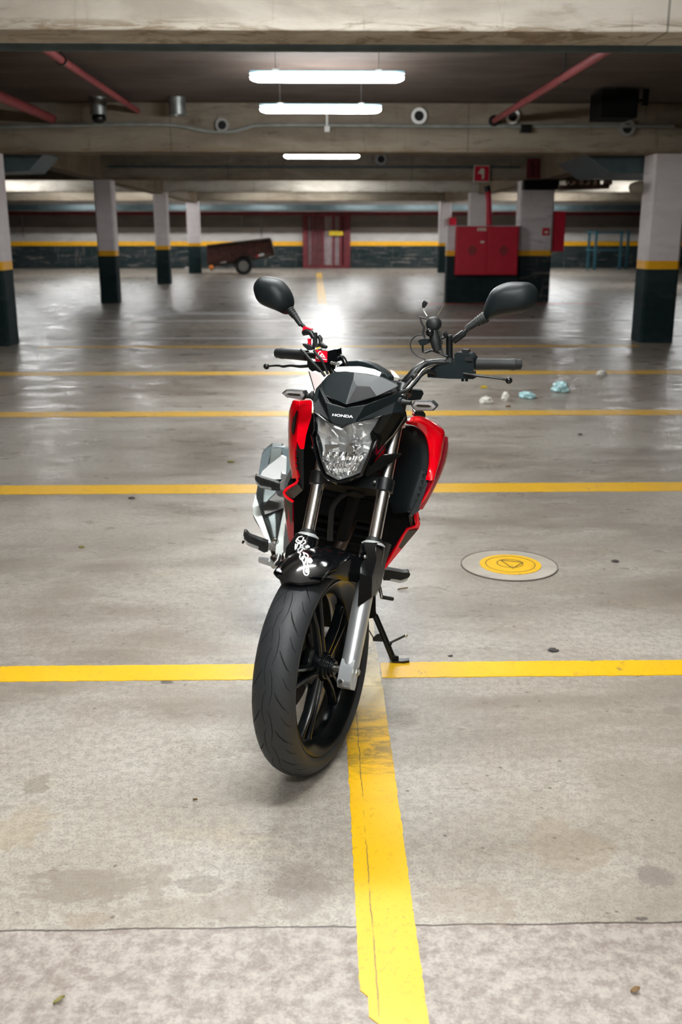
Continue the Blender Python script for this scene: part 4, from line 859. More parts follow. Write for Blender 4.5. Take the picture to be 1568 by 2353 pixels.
# shared centre vertices
cm = {names.index(k) + n0: names.index(k) for k in ('T0', 'B0')}; fs = [tuple(cm.get(i, i) for i in f) for f in fs]
mb = MB(); mb.facets(pts, fs, VS * .010); fa = link('headlight_fairing', mb, 'matte', mo, .0025, sharp=15)
vz = dict(P0=('C', 930, 785, .207), P1=('C', 640, 650, .312), P2=('C', 590, 480, .338), P3=('C', 690, 370, .352), P4=('C', 800, 325, .345), P5=('C', 1050, 335, .345), P6=('C', 1405, 392, .335), P7=('D', 462, 150, .335), P8=('D', 482, 185, .315), P9=('D', 160, 335, .252), Q1=('C', 1040, 425, .309), A=('C', 1085, 528, .287), Bq=('C', 1265, 537, .283), Cq=('C', 1358, 668, .262), Dq=('C', 962, 762, .219))
VP = {k: Sv(*z(a[0], a[1], a[2]), a[3]) for k, a in vz.items()}; nm = list(VP)
ff = [('P0', 'P1', 'P2', 'P3', 'P4', 'P5', 'Q1'), ('P0', 'Q1', 'A', 'Dq'), ('Q1', 'P5', 'P6', 'Bq', 'A'), ('A', 'Bq', 'Cq', 'Dq'), ('Bq', 'P6', 'P7', 'P8', 'P9', 'Cq'), ('P0', 'Dq', 'Cq', 'P9')]
mb = MB(); mb.facets([VP[k] for k in nm], [tuple(nm.index(k) for k in f) for f in ff], VS * .012); vi = link('visor', mb, 'visor', fa, .002, sharp=8)
mb = MB(); mb.prism([VP[k] - VS * .0012 + WS * .0006 for k in ('A', 'Bq', 'Cq', 'Dq')], VS * .004); link('visor_plate', mb, 'matte_deep', vi, .0008)
top = zs('C', [(800, 327, .346), (925, 320, .349), (1050, 334, .347), (1230, 355, .343), (1405, 390, .337), (1432, 335, .350), (1330, 290, .366), (1135, 252, .374), (980, 252, .374), (825, 258, .362), (770, 300, .350)], Sv, .35)
mb = MB(); mb.prism(top, VS * .012 - WS * .004); link('visor_lip', mb, 'lip', vi, .003, sharp=20)
grv = zs('C', [(640, 662, .290), (930, 800, .212), (1210, 745, .236), (1345, 690, .256), (1560, 612, .285), (1560, 650, .290), (1340, 738, .26), (1215, 790, .24), (930, 850, .222), (650, 715, .300)], Sv, .25)
mb = MB(); mb.prism([p + VS * .006 for p in grv], VS * .02); link('visor_groove', mb, 'soft', fa, .001)
P = [Sv(*p) for p in ((793, 941, .235), (840, 931, .262), (913, 902, .34), (906, 880, .372), (820, 868, .365), (742, 880, .372), (742, 914, .338))]; mb = MB(); mb.prism(P, VS * .01); link('visor_backing', mb, 'engine', fa)
LW = [(738, 880, .335), (746.5, 909, .300), (761, 932.5, .222), (759.5, 963, .196), (728, 946, .236), (721, 937, .262), (718, 921, .292), (726, 893, .325)]; mb = MB(); LQ = [Sv(*p) for p in LW]
mb.facets(LQ, [(0, 1, 6, 7), (1, 2, 3, 6), (3, 4, 5, 6)], VS * .008); link('mask_cheek', mb, 'matte', fa, .002, sharp=12)
mb = MB()    # instrument pod behind the visor
arc0 = zs('C', [(770, 330), (800, 255), (880, 205), (960, 180), (1090, 172), (1190, 187), (1300, 225), (1400, 285), (1480, 345), (1530, 400)], Sv, .43)
mb.loft([arc0 + [arc0[-1] - WS * .06, arc0[0] - WS * .06], [p + VS * .05 - WS * .004 for p in arc0] + [arc0[-1] - WS * .06 + VS * .05, arc0[0] - WS * .06 + VS * .05]], True, True); link('instrument_pod', mb, 'visor', mo, .004)
mb = MB()    # badge lettering
vs, fs = text_polys('HONDA', 1, .1, .03); xs = [p[0] for p in vs]; ys = [p[1] for p in vs]; w_ = max(xs) - min(xs); h_ = max(ys) - min(ys)
e0, e1 = zs('C', [(748, 925, .1885), (1042, 955, .1895)], Sv, .19); et = zs('C', [(748, 912, .1885)], Sv, .19)[0]; eb = zs('C', [(748, 943, .1855)], Sv, .19)[0]
cx = (min(xs) + max(xs)) / 2
BN = (ctr(Sv(786, 985, .180)) - ctr(Sv(793, 937, .207))).cross(US).normalized()
if BN.dot(VS) > 0: BN = -BN
bc = [V(), V()]
t0, b0, t1 = P3['T0'], P3['B0'], P3['T1']
bo = BKN if BKN.dot(VS) < 0 else -BKN
def on_beak(px, py): return on_plane(px, py, t0, BKN) + bo * .0012
def bilerp(fx, fy):
    x = 748 + (1036 - 748) * fx; yt = 908 + (932 - 908) * fx; yb = 942 + (972 - 942) * fx; return z('C', x, yb + (yt - yb) * fy)
mb.add([on_beak(*bilerp((p[0] - min(xs)) / w_, (p[1] - min(ys)) / h_)) for p in vs], fs); link('badge_lettering', mb, 'white', fa)
# --- gloss side panels with red stripe and lower fin
def both(name, P, off, m_, parent, bevel=.0015, sides=(1, -1), lab=None):
    r = []
    for s in sides:
        q = P if s > 0 else [mirS(p) for p in P]; mb = MB(); mb.prism(q, off); r.append(link(name, mb, m_, parent, bevel)); 
    return r
SPN = [(902, 950, .270), (930, 946, .315), (934, 967, .325), (905, 1001, .30), (881, 1023, .285), (858, 1054, .262), (840, 1082, .232), (836, 1078, .216), (860, 1015, .238)]
panels = both('side_panel', [Sv(*p) for p in SPN], VS * .012, 'matte_deep', fa)
ST = [(884, 1022, .284), (861, 1053, .262), (841, 1083, .232), (838, 1083, .228), (850, 1057, .252), (873, 1029, .276)]
for pn, s in zip(panels, (1, -1)):
    q = [Sv(a, b, c - .004) for a, b, c in ST]; q = q if s > 0 else [mirS(p) for p in q]; mb = MB(); mb.prism(q, VS * .004); link('accent_stripe', mb, 'red_deep', pn, .0008)
for pn, s_ in zip(panels, (1, -1)):
    q = [Sv(*p) for p in ((932, 958, .316), (906, 998, .300), (884, 1021, .284))]; q = q if s_ > 0 else [mirS(p) for p in q]; mb = MB(); mb.tube(q, [.0022, .003, .0026], 8); link('trim_strip', mb, 'dark_steel', pn)
FN = [(838, 1084, .226), (858, 1066, .232), (875, 1047, .24), (890, 1045, .242), (903, 1043, .262), (922, 1044, .285), (901, 1063, .262), (870, 1080, .24), (842, 1096, .225)]
both('lower_fin', [Sv(*p) for p in FN], VS * .014, 'matte_deep', fa, .003)
# --- turn signals
def signal(lensxy, zone, stem_a, stem_b, r0):
    P = zs(zone, lensxy, Sv, .292); c = sum(P, V()) / len(P)
    mb = MB(); o1 = [c + (p - c) * 1.0 for p in P]
    mb.loft([[p for p in o1], [p + VS * .012 for p in o1], [c + (p - c) * .8 + VS * .036 for p in P]], True, True); sg_ = link('turn_signal', mb, 'soft', mo, .0015)
    mb = MB(); mb.loft([[c + (p - c) * .93 - VS * .001 for p in P], [c + (p - c) * .86 - VS * .006 for p in P], [c + (p - c) * .5 - VS * .007 for p in P]], True, True); link('signal_lens', mb, 'smoke', sg_, .001)
    mb = MB(); mb.loft([[c + (p - c) * .90 - VS * .0006 for p in P], [c + (p - c) * .35 - VS * .002 for p in P]], True, True); link('signal_reflector', mb, 'signal_inner', sg_)
    mb = MB(); q_ = [c + (p - c) * .6 + VS * -.0022 for p in P]; q_ = [c + (p - c) * 1 - WS * ((p - c).dot(WS)) * .55 for p in q_]; mb.prism(q_, VS * .001); link('signal_strip', mb, 'graphic', sg_)
    a, b = Sv(*stem_a), Sv(*stem_b); mb = MB(); mb.tube([b, b.lerp(a, .25), b.lerp(a, .3), b.lerp(a, .55), a], [r0 * 1.9, r0 * 1.9, r0 * 1.4, r0, r0 * .9], 16); link('signal_stem', mb, 'soft', sg_)
signal([(682, 472), (735, 397), (998, 402), (1083, 482), (1018, 549), (742, 549)], 'D', (945, 926, .305), (917, 923, .312), .0068)
signal([(44, 625), (105, 574), (345, 592), (378, 650), (345, 722), (125, 694)], 'C', (700, 911, .305), (722, 909, .312), .0075)

# --- handlebar and controls
BARV = [(845, 905, .40), (905, 900, .40), (923, 886, .405), (940, 868, .41), (955, 852, .42), (976, 838, .44), (1005, 833, .46), (1040, 833, .48), (1090, 836, .52), (1190, 837, .575)]
bp = [Sv(*p) for p in BARV]; bl = [FS.transposed() @ (p - ORG) for p in bp]
c0 = S(0, .42, bl[0].z - .004)
path = [Sv(640, 811.3, .576), Sv(704, 816.8, .521), Sv(742, 819.5, .492)] + [S(-l.x, l.y, l.z) for l in bl[6:0:-1]] + [c0] + bp[1:]
mb = MB(); mb.tube(spline(path, 5), .0112, 16); hb = link('handlebar', mb, 'satin', mo, sharp=60)
def grip(a, b, nm='grip'):
    d = (b - a); mb = MB(); prof = [(0, .0155), (.02, .0172), (.05, .0172), (.4, .0163), (.78, .0165), (.80, .0175), (.86, .0175), (.87, .0160), (.985, .0158), (1, .0130)]
    mb.tube([a + d * t for t, r in prof], [r for t, r in prof], 20); g = link(nm, mb, 'soft', mo, sharp=45); return g
grip(Sv(1088, 836.5, .515), Sv(1198, 837, .578)); grip(Sv(706, 817, .52), Sv(637, 811, .578))
def lever(pts, r, br):
    P = spline([Sv(*p) for p in pts], 5); mb = MB(); mb.tube(P, r, 12, flat=.7); o = link('lever', mb, 'satin', mo, sharp=60); mb = MB(); mb.ball(P[-1], br, 16, 10); link('lever_ball', mb, 'gloss', o)
lever([(1066, 858, .45), (1090, 862, .45), (1120, 866, .455), (1150, 870, .46), (1170, 874.5, .468)], [.0068, .0062, .0052, .0048, .0044], .0098)
lever([(716, 840, .45), (690, 842, .45), (668, 840, .452), (652, 842, .455), (640, 840, .458), (622, 841, .462), (612.5, 842, .468)], [.0075, .007, .0055, .0062, .005, .0045, .0045], .0096)
# clutch side
mb = MB(); P = zs('L', [(355, 972), (412, 930), (545, 902), (600, 885), (650, 905), (700, 945), (822, 985), (822, 1052), (560, 1046), (362, 1032)], Sv, .455); mb.prism(P, VS * .028); cp = link('clutch_perch', mb, 'visor', mo, .004)
for x in (712, 752):
    a, b = zs('L', [(x, 1045), (x, 1072)], Sv, .468); mb = MB(); mb.cyl(a, b, .004, seg=8); link('perch_nut', mb, 'satin', cp)
mb = MB(); P = zs('L', [(628, 800), (660, 782), (785, 800), (818, 845), (826, 960), (760, 962), (690, 950), (632, 890)], Sv, .475); mb.prism(P, VS * .05); sw = link('switch_housing', mb, 'visor', mo, .006)
mb = MB(); P = zs('L', [(704, 754), (771, 757), (771, 786), (704, 784)], Sv, .485); mb.prism(P, VS * .02); link('switch_button', mb, 'soft', sw, .002)
mb = MB(); P = zs('L', [(735, 830), (800, 822), (812, 870), (742, 868)], Sv, .470); mb.prism(P, VS * .012); link('toggle', mb, 'soft', sw, .003)
def cable(pts, r, m_='soft', nm='cable', par=None, seg=8):
    mb = MB(); mb.tube(spline([Sv(*p) for p in pts], 6), r, seg); return link(nm, mb, m_, par or mo, sharp=60)
cable([(1000, 857, .45), (985, 853, .43), (968, 862, .41), (955, 878, .39), (940, 893, .37), (915, 906, .36)], .0058, 'satin', 'clutch_cable')
cable([(1020, 832, .47), (985, 833, .44), (966, 846, .42), (948, 868, .40), (928, 892, .38)], .0045)
cable([(1002, 838, .45), (975, 848, .42), (958, 868, .40), (938, 890, .37), (921, 905, .36)], .0030, 'steel')
mb = MB(); mb.tube([Sv(949, 862, .405), Sv(955, 866, .405)], [.012, .012], 10); link('cable_tie', mb, 'soft', hb)
# mirror post and left mirror of the rider (right in view)
def mirror(zone, ring, v0, arm, boot, depth, ribs, sgn):
    P = zs(zone, ring, Sv, v0); nP = len(P); P = spline(P[-2:] + P + P[:2], 4)[8:8 + 4 * nP]; mb = MB(); c = sum(P, V()) / len(P)
    mb.loft([[c + (p - c) * .97 + VS * .012 for p in P], [p + VS * .002 for p in P]] + [[c + (p - c) * k - VS * depth * h - WS * (.0) for p in P] for k, h in ((.985, .18), (.93, .42), (.80, .70), (.60, .90), (.33, .99), (.1, 1.0))], True, True)
    m_ = link('mirror', mb, 'matte', mo, sharp=50)
    mb = MB(); mb.prism([c + (p - c) * .93 + VS * .0125 for p in P], VS * .001); link('mirror_glass', mb, 'mirror', m_)
    B_ = [Sv(*z(zone, x, y), v) for x, y, v, r in boot]; mb = MB(); mb.tube(B_, [q[3] for q in boot], 16); bt = link('mirror_boot', mb, 'soft', m_, sharp=50)
    mb = MB()
    for t in ribs: a = B_[0].lerp(B_[1], t); d = (B_[1] - B_[0]).normalized() * .0022; mb.tube([a - d, a + d], boot[0][3] * (1 - t) + boot[1][3] * t + .0016, 16)
    link('boot_rib', mb, 'soft', m_) if False else bt
    A_ = [Sv(*z(zone, x, y), v) for x, y, v, r in arm]; mb = MB(); mb.tube(A_, [q[3] for q in arm], 12); link('mirror_arm', mb, 'satin', m_, sharp=50)
    return m_
mirror('L', [(925, 362), (940, 300), (968, 232), (1010, 162), (1075, 112), (1170, 80), (1275, 75), (1385, 86), (1445, 132), (1470, 200), (1455, 285), (1385, 358), (1285, 388), (1160, 408), (1050, 430), (985, 452), (950, 468), (930, 430)], .505,
       [(620, 672, .475, .0085), (650, 645, .475, .010), (728, 590, .48, .0102), (732, 586, .48, .0055), (765, 555, .482, .0055)], [(955, 420, .497, .0165), (850, 480, .49, .0115), (750, 548, .484, .0088)], .050, (), 1)
mirror('A', [(100, 232), (122, 155), (188, 97), (280, 92), (395, 115), (475, 160), (555, 255), (606, 350), (628, 445), (618, 520), (580, 585), (540, 620), (480, 592), (400, 560), (300, 520), (205, 472), (142, 402), (112, 315)], .505,
       [(745, 760, .482, .006), (790, 800, .48, .006), (820, 850, .478, .006)], [(590, 560, .497, .0125), (660, 650, .49, .0095), (735, 765, .484, .0075)], .050, (), -1)
# ribs on the boots
for zone, B0, B1, r0 in (('L', (945, 428), (852, 480), .0165), ('A', (575, 545), (650, 640), .0125)):
    a, b = Sv(*z(zone, *B0), .496), Sv(*z(zone, *B1), .49); mb = MB()
    d = (b - a).normalized()
    for t in (.15, .4, .65, .9): p = a.lerp(b, t); mb.tube([p - d * .0018, p + d * .0018], r0 * (1 - .25 * t) + .0015, 16)
    link('boot_ribs', mb, 'soft', mo)
mb = MB(); a, b = Sv(1033.5, 838, .478), Sv(1033, 772, .478); mb.tube([a, b], .0097, 20); mp = link('mirror_post', mb, 'satin', mo, .0015)
mb = MB(); mb.tube([b - WS * .001, b + WS * .003], [.0098, .0092], 20); link('post_cap', mb, 'soft', mp)
mb = MB(); mb.tube([Sv(1034, 822, .478), Sv(1034, 832, .478)], [.0115, .014], 18); link('post_nut', mb, 'soft', mp)
# phone holder
ph = None
mb = MB(); c = Sv(*z('L', 417, 500), .455); mb.dome([c + US * .0215 * math.cos(a) + WS * .0215 * math.sin(a) for a in [2 * math.pi * k / 24 for k in range(24)]], -VS, .016, back=.012)
ph = link('phone_holder', mb, 'soft', mo, sharp=50)
mb = MB(); mb.ball(Sv(*z('L', 385, 583), .435), .0118, 18, 12); link('ball_joint', mb, 'gloss', ph)
mb = MB(); mb.tube([Sv(*z('L', *p), .45) for p in ((420, 560), (432, 640), (450, 720), (462, 770))], [.011, .015, .014, .011], 14); link('socket_arm', mb, 'soft', ph)
mb = MB(); P = zs('L', [(265, 672), (290, 652), (340, 645), (370, 655), (368, 690), (330, 712), (290, 716)], Sv, .44); mb.prism(P, VS * .015); link('clamp_knob', mb, 'visor', ph, .003)
for pts, r in ((((355, 418), (318, 355), (320, 330)), .0022), (((460, 412), (492, 355), (515, 312)), .0022)):
    mb = MB(); mb.tube([Sv(*z('L', *p), .45) for p in pts], r, 8); link('spring_arm', mb, 'steel', ph)
mb = MB(); mb.tube([Sv(*z('L', *p), .45) for p in ((318, 335), (330, 300), (345, 275))], [.004, .0075, .0068], 12); link('grip_finger', mb, 'soft', ph)
mb = MB(); mb.tube([Sv(*z('L', *p), .45) for p in ((528, 620), (540, 600), (555, 585))], [.004, .0075, .0068], 12); link('grip_finger', mb, 'soft', ph)
for pts in (((350, 445), (285, 428), (300, 480), (325, 535), (318, 590), (335, 640)), ((312, 700), (314, 782), (345, 785), (400, 762), (440, 775), (490, 792), (520, 812), (560, 822)), ((470, 560), (490, 600), (492, 640), (505, 690), (495, 720), (510, 790), (540, 815)), ((500, 640), (520, 640), (545, 630))):
    mb = MB(); mb.tube([Sv(*z('L', *p), .452) for p in pts], .0030, 8); link('wire_claw', mb, 'soft', ph)
mb = MB(); mb.tube(spline([Sv(*z('L', *p), .45) for p in ((320, 605), (262, 612), (215, 645), (190, 700), (205, 765), (260, 820), (330, 850), (335, 882), (300, 930), (272, 960))], 5), .0016, 8); link('holder_cable', mb, 'soft', ph)
# brake side: bracket, reservoir, sticker
mb = MB(); P = zs('N', [(150, 880), (200, 900), (330, 930), (640, 960), (680, 1010), (660, 1120), (540, 1130), (400, 1165), (330, 1120), (255, 1145), (195, 1095), (150, 1010)], Sv, .405); mb.prism(P, VS * .03); link('brake_master_cylinder', mb, 'satin', mo, .004)
mb = MB(); P = zs('N', [(330, 672), (585, 708), (640, 690), (765, 665), (775, 790), (800, 900), (760, 950), (580, 950), (330, 925)], Sv, .388); mb.prism(P, VS * .04); rs = link('brake_fluid_reservoir', mb, 'gloss', mo, .004)
P = zs('N', [(325, 678), (582, 712), (577, 950), (330, 925)], Sv, .3865); mb = MB(); mb.prism([p - VS * .0012 for p in P], VS * .001); stk = link('red_sticker', mb, 'sticker_red', rs)
def spoly(pts): q = zs('N', pts, Sv, .3845); m2.prism(q, VS * .0006)
m2 = MB()
spoly([(410, 800), (465, 745), (540, 850), (500, 845), (440, 838)]); spoly([(375, 775), (385, 730), (415, 705), (442, 716), (445, 735), (415, 728), (398, 752), (400, 790)]); spoly([(450, 858), (560, 878), (568, 903), (455, 884)]); spoly([(335, 815), (350, 815), (400, 870), (400, 885), (338, 862)])
link('sticker_logo', m2, 'white', stk)
mb = MB(); P = zs('N', [(452, 812), (470, 784), (488, 822)], Sv, .3838); mb.prism(P, VS * .0004); link('logo_dot', mb, 'sticker_red', stk)
for x in (660, 720, 790): 
    a = Sv(*z('N', x, 950 + (x - 660) * .2), .395); mb = MB(); mb.tube([a, a + (US * .006 - VS * .010)], .0052 if x != 790 else .006, 10); link('hose_bolt', mb, 'steel', mo, .0008)
mb = MB(); mb.tube(spline([Sv(*z('N', *p), v) for p, v in (((760, 830), .42), ((850, 820), .415), ((920, 880), .41), ((965, 980), .405), ((985, 1040), .40))], 5), .0075, 12); link('brake_hose', mb, 'gloss', mo)
for pts, r in ((((20, 680, .40), (120, 780, .388), (250, 930, .380), (400, 1080, .380), (530, 1240, .380)), .0042), (((290, 690, .376), (370, 800, .374), (450, 890, .375), (520, 1030, .378), (590, 1200, .380)), .0042)):
    cable([(*z('N', p[0], p[1]), p[2]) for p in pts], r, 'soft', 'throttle_cable')
mb = MB(); P = zs('N', [(45, 545), (130, 560), (200, 590), (265, 640), (250, 690), (160, 690), (110, 640), (60, 590)], Sv, .46); mb.prism(P, VS * .02); link('kill_switch', mb, 'soft', mo, .003)
mb = MB(); mb.tube([Sv(*z('N', *p), .475) for p in ((320, 575), (315, 310))], .0072, 16); pr = link('mirror_post', mb, 'soft', mo, .001)
mb = MB(); mb.tube([Sv(*z('N', *p), .475) for p in ((345, 620), (350, 540))], [.013, .0125], 16); link('post_nut', mb, 'soft', pr)
mb = MB(); mb.tube([Sv(*z('N', *p), .472) for p in ((60, 330), (150, 300), (230, 320), (290, 420))], [.008, .010, .009, .008], 14); link('mirror_clamp', mb, 'satin', pr)
mb = MB(); P = zs('N', [(55, 200), (95, 180), (150, 205), (230, 240), (245, 262), (150, 262), (60, 315), (30, 290), (60, 250)], Sv, .47); mb.prism(P, VS * .014); link('red_clip', mb, 'sticker_red', pr, .003)
mb = MB(); mb.tube([Sv(*z('N', *p), .478) for p in ((195, 440), (200, 520), (195, 575))], [.006, .005, .0065], 12); link('red_stay', mb, 'sticker_red', pr)
mb = MB(); mb.tube(spline([Sv(*z('N', *p), v) for p, v in (((330, 685), .455), ((360, 650), .46), ((410, 630), .47), ((430, 600), .48), ((435, 540), .485), ((410, 480), .485))], 5), .0022, 8); link('yellow_wire', mb, 'amber', pr)
mb = MB(); mb.tube(spline([Sv(*z('N', *p), v) for p, v in (((385, 380), .485), ((430, 450), .485), ((435, 540), .48), ((480, 590), .47), ((560, 625), .465))], 5), [.006, .007, .006, .008, .005], 10); link('wire_sheath', mb, 'soft', pr)

# ------------------------------------------------------------------ body (leaning frame)
def body(name, zone, pts, dep, off, m_, parent=None, bevel=.002, sharp=30):
    P = zs(zone, pts, Bv, dep); mb = MB(); mb.prism(P, off); return link(name, mb, m_, parent or mo, bevel, sharp)
def sheet(name, ca, cb, off, m_, parent=None, bulge=0, bdir=None, bevel=.0015, n=6):
    # curved panel between two edge curves of equal length
    mb = MB(); L = []
    for a, b in zip(ca, cb):
        row = []
        for k in range(n + 1):
            t = k / n; p = a.lerp(b, t); row.append(p + (bdir * bulge * 4 * t * (1 - t) if bdir is not None else V()))
        L.append(row)
    pts = [p for r in L for p in r]; m_n = n + 1
    mb.facets(pts, [(i * m_n + j, i * m_n + j + 1, (i + 1) * m_n + j + 1, (i + 1) * m_n + j) for i in range(len(L) - 1) for j in range(n)], off)
    return link(name, mb, m_, parent or mo, bevel, 50)
# rider's left shroud (right in view)
inner = spline(zs('D', [(618, 712, .40), (640, 752, .405), (740, 772, .42), (850, 850, .43), (920, 950, .43), (962, 1090, .425), (976, 1260, .42), (962, 1430, .415), (925, 1592, .41)], Bv, .42), 4)
outer = spline(zs('D', [(640, 690, .41), (720, 648, .43), (800, 630, .45), (905, 650, .475), (1060, 735, .495), (1185, 850, .50), (1182, 960, .50), (1130, 1200, .48), (1010, 1575, .44)], Bv, .45), 4)
sl = sheet('tank_shroud', inner, outer, VB * .006 - UB * .004, 'red', None, .018, UB * .5 - VB + WB * .2)
si = spline(zs('D', [(1180, 930, .505), (1150, 1110, .495), (1090, 1330, .475), (1020, 1545, .45), (940, 1720, .44), (850, 1890, .435), (768, 2025, .43)], Bv, .45), 4)
so_ = spline(zs('D', [(1190, 935, .52), (1222, 1100, .56), (1195, 1290, .56), (1115, 1490, .53), (1035, 1650, .50), (930, 1850, .48), (830, 2012, .46)], Bv, .5), 4)
sheet('side_cover', si, so_, VB * .004 - UB * .008, 'red_deep', sl, .012, UB - VB * .3)
rim_ = zs('D', [(1030, 1560), (965, 1720), (868, 1890), (772, 2022), (786, 2130), (772, 2255), (745, 2292)], Bv, .43)
rim_ += zs('X', [(1150, 633), (1095, 722), (1005, 880)], Bv, .45)
mb = MB(); mb.tube(spline(rim_, 4), [.0045] * 10, 10); link('shroud_edge', mb, 'red', sl)
body('lower_cover', 'X', [(1215, 505, .445), (1238, 590, .45), (1228, 625, .45), (1140, 730, .465), (1002, 896, .475), (1000, 870, .47), (1090, 722, .46), (1150, 632, .455), (1205, 610, .45), (1195, 540, .445)], .46, VB * .02, 'red', sl)
body('dark_decal', 'X', [(1150, 640, .448), (1222, 630, .445), (1140, 728, .46), (1110, 760, .462), (1095, 745, .46)], .45, VB * .012, 'graphic', sl, .0005)
# inner plastic, vent strip
inn2 = spline(zs('D', [(600, 770, .44), (740, 785, .46), (850, 862, .47), (915, 960, .47), (950, 1100, .465), (962, 1260, .46), (945, 1430, .455), (890, 1600, .45), (800, 1800, .445), (690, 2030, .44)], Bv, .45), 3)
inn1 = spline(zs('D', [(520, 800, .46), (500, 950, .50), (480, 1100, .52), (460, 1250, .53), (430, 1400, .53), (400, 1550, .52), (380, 1700, .51), (370, 1830, .50), (370, 1950, .49), (420, 2080, .48)], Bv, .5), 3)
ip = sheet('inner_panel', inn1, inn2, VB * .006, 'matte', sl, .02, -VB + UB * .2)
q = zs('D', [(740, 886)], Bv, .445)[0]; mb = MB(); mb.tube([q - VB * .004, q + VB * .01], [.0075, .0085], 12); mb.tube([q - VB * .006, q - VB * .003], .0035, 6); link('panel_bolt', mb, 'satin', ip)
body('gap_panel', 'D', [(900, 1560, .45), (1040, 1540, .45), (900, 1860, .455), (815, 2040, .455), (750, 2100, .45), (780, 1950, .45)], .45, VB * .01, 'engine', sl, .001)
vt = body('vent_strip', 'D', [(840, 1448, .432), (900, 1480, .428), (925, 1600, .42), (910, 1650, .42), (700, 2030, .425), (655, 2010, .43), (690, 1890, .435)], .43, VB * .01, 'vent_grey', sl, .002)
for (a, b) in ((870, 1500), (850, 1600), (820, 1700), (790, 1800), (760, 1900)):
    body('vent_fin', 'D', [(a - 12, b, .423), (a + 30, b - 10, .419), (a + 10, b + 75, .423)], .42, VB * .006, 'soft', vt, .001)
body('vent_rail', 'D', [(920, 1625, .414), (935, 1640, .414), (800, 2040, .42), (770, 2085, .42), (650, 2145, .425), (660, 2125, .425)], .42, VB * .01, 'vent_grey', sl, .002)
body('bracket_tab', 'D', [(655, 2130, .44), (715, 2130, .44), (705, 2330, .45), (680, 2340, .45)], .445, VB * .008, 'dark_steel', sl, .002)
body('lower_inner_panel', 'D', [(300, 1850, .53), (480, 1900, .53), (640, 2080, .50), (780, 2030, .475), (822, 2180, .475), (790, 2280, .48), (620, 2350, .49), (330, 2900, .53), (240, 2850, .54), (180, 2500, .54)], .5, VB * .02, 'engine', sl, .003)
# rider's right shroud (left in view)
sr = body('tank_shroud', 'R', [(372, 202, .445), (470, 207, .425), (560, 205, .41), (700, 192, .40), (762, 235, .395), (748, 560, .38), (690, 745, .375), (622, 1000, .37), (580, 1290, .365), (490, 1290, .372), (450, 1200, .38), (412, 1105, .385), (430, 800, .39), (470, 500, .40)], .4, VB * .02, 'red')
ca = spline(zs('R', [(470, 207, .42), (478, 400, .408), (470, 600, .40), (455, 800, .395), (412, 1060, .39), (385, 1220, .39), (368, 1380, .395), (385, 1650, .40), (425, 1840, .405), (460, 1950, .41)], Bv, .4), 4)
cb2 = spline(zs('R', [(372, 202, .46), (262, 400, .50), (236, 620, .52), (228, 900, .53), (240, 1150, .53), (262, 1330, .52), (280, 1500, .51), (325, 1720, .49), (350, 1850, .47), (330, 1990, .46)], Bv, .48), 4)
sheet('side_cover', ca, cb2, VB * .006 + UB * .006, 'red', sr, .012, -UB - VB * .4)
mb = MB(); mb.tube(spline(zs('E', [(948, 690), (955, 740), (925, 790), (800, 868), (742, 925), (738, 965), (785, 1025), (885, 1092)], Bv, .415), 4), .0047, 10); link('shroud_edge', mb, 'red', sr)
body('lower_cover', 'E', [(738, 985, .44), (790, 1030, .425), (892, 1092, .42), (897, 1400, .43), (893, 1680, .44), (836, 1815, .45), (800, 1660, .46), (765, 1400, .47), (745, 1180, .47)], .44, VB * .02, 'red_deep', sr)
body('dark_decal', 'E', [(745, 1010, .432), (800, 1048, .42), (872, 1092, .415), (872, 1440, .422), (815, 1420, .44), (760, 1360, .458)], .43, VB * .012, 'graphic', sr, .0005)
body('side_scoop', 'R', [(412, 425, .392), (425, 430, .390), (385, 620, .395), (345, 940, .40), (318, 960, .41), (262, 760, .47), (280, 640, .46), (312, 560, .44), (338, 545, .43), (335, 640, .425), (352, 560, .41)], .44, VB * .003 + UB * .003, 'matte_deep', sr, .0004)
body('inner_panel', 'R', [(412, 1120, .392), (490, 1290, .385), (570, 1295, .38), (572, 2200, .41), (420, 2060, .425), (455, 1950, .42), (385, 1650, .415), (372, 1370, .41)], .41, VB * .02, 'soft', sr)
vr = body('vent_rail', 'R', [(528, 1300, .372), (570, 1300, .37), (572, 2200, .40), (535, 2170, .402), (528, 1900, .395)], .38, VB * .012, 'visor', sr, .002)
for y in (1320, 1465, 1600, 1730):
    body('vent_fin', 'R', [(384, y - 12, .385), (445, y, .378), (440, y + 16, .378), (400, y + 6, .385)], .38, VB * .01, 'visor', sr, .001)
body('scoop_panel', 'E', [(800, 880, .42), (945, 790, .415), (1048, 900, .41), (890, 1040, .42), (790, 1005, .43)], .42, VB * .02, 'graphic', sr, .002)
body('gap_panel', 'E', [(880, 620, .45), (985, 660, .44), (975, 760, .44), (930, 800, .44), (790, 880, .45), (800, 800, .46)], .45, VB * .01, 'engine', sr, .001)
body('side_fill_panel', 'E', [(1040, -350, .47), (1330, -350, .47), (1340, 700, .50), (1300, 800, .50), (1130, 1480, .52), (960, 1620, .52), (885, 1650, .50), (890, 1100, .46), (885, 1100, .47), (765, 1000, .48), (800, 930, .47), (1000, 850, .46), (1045, 830, .45)], .48, VB * .02, 'engine', sr, .003)
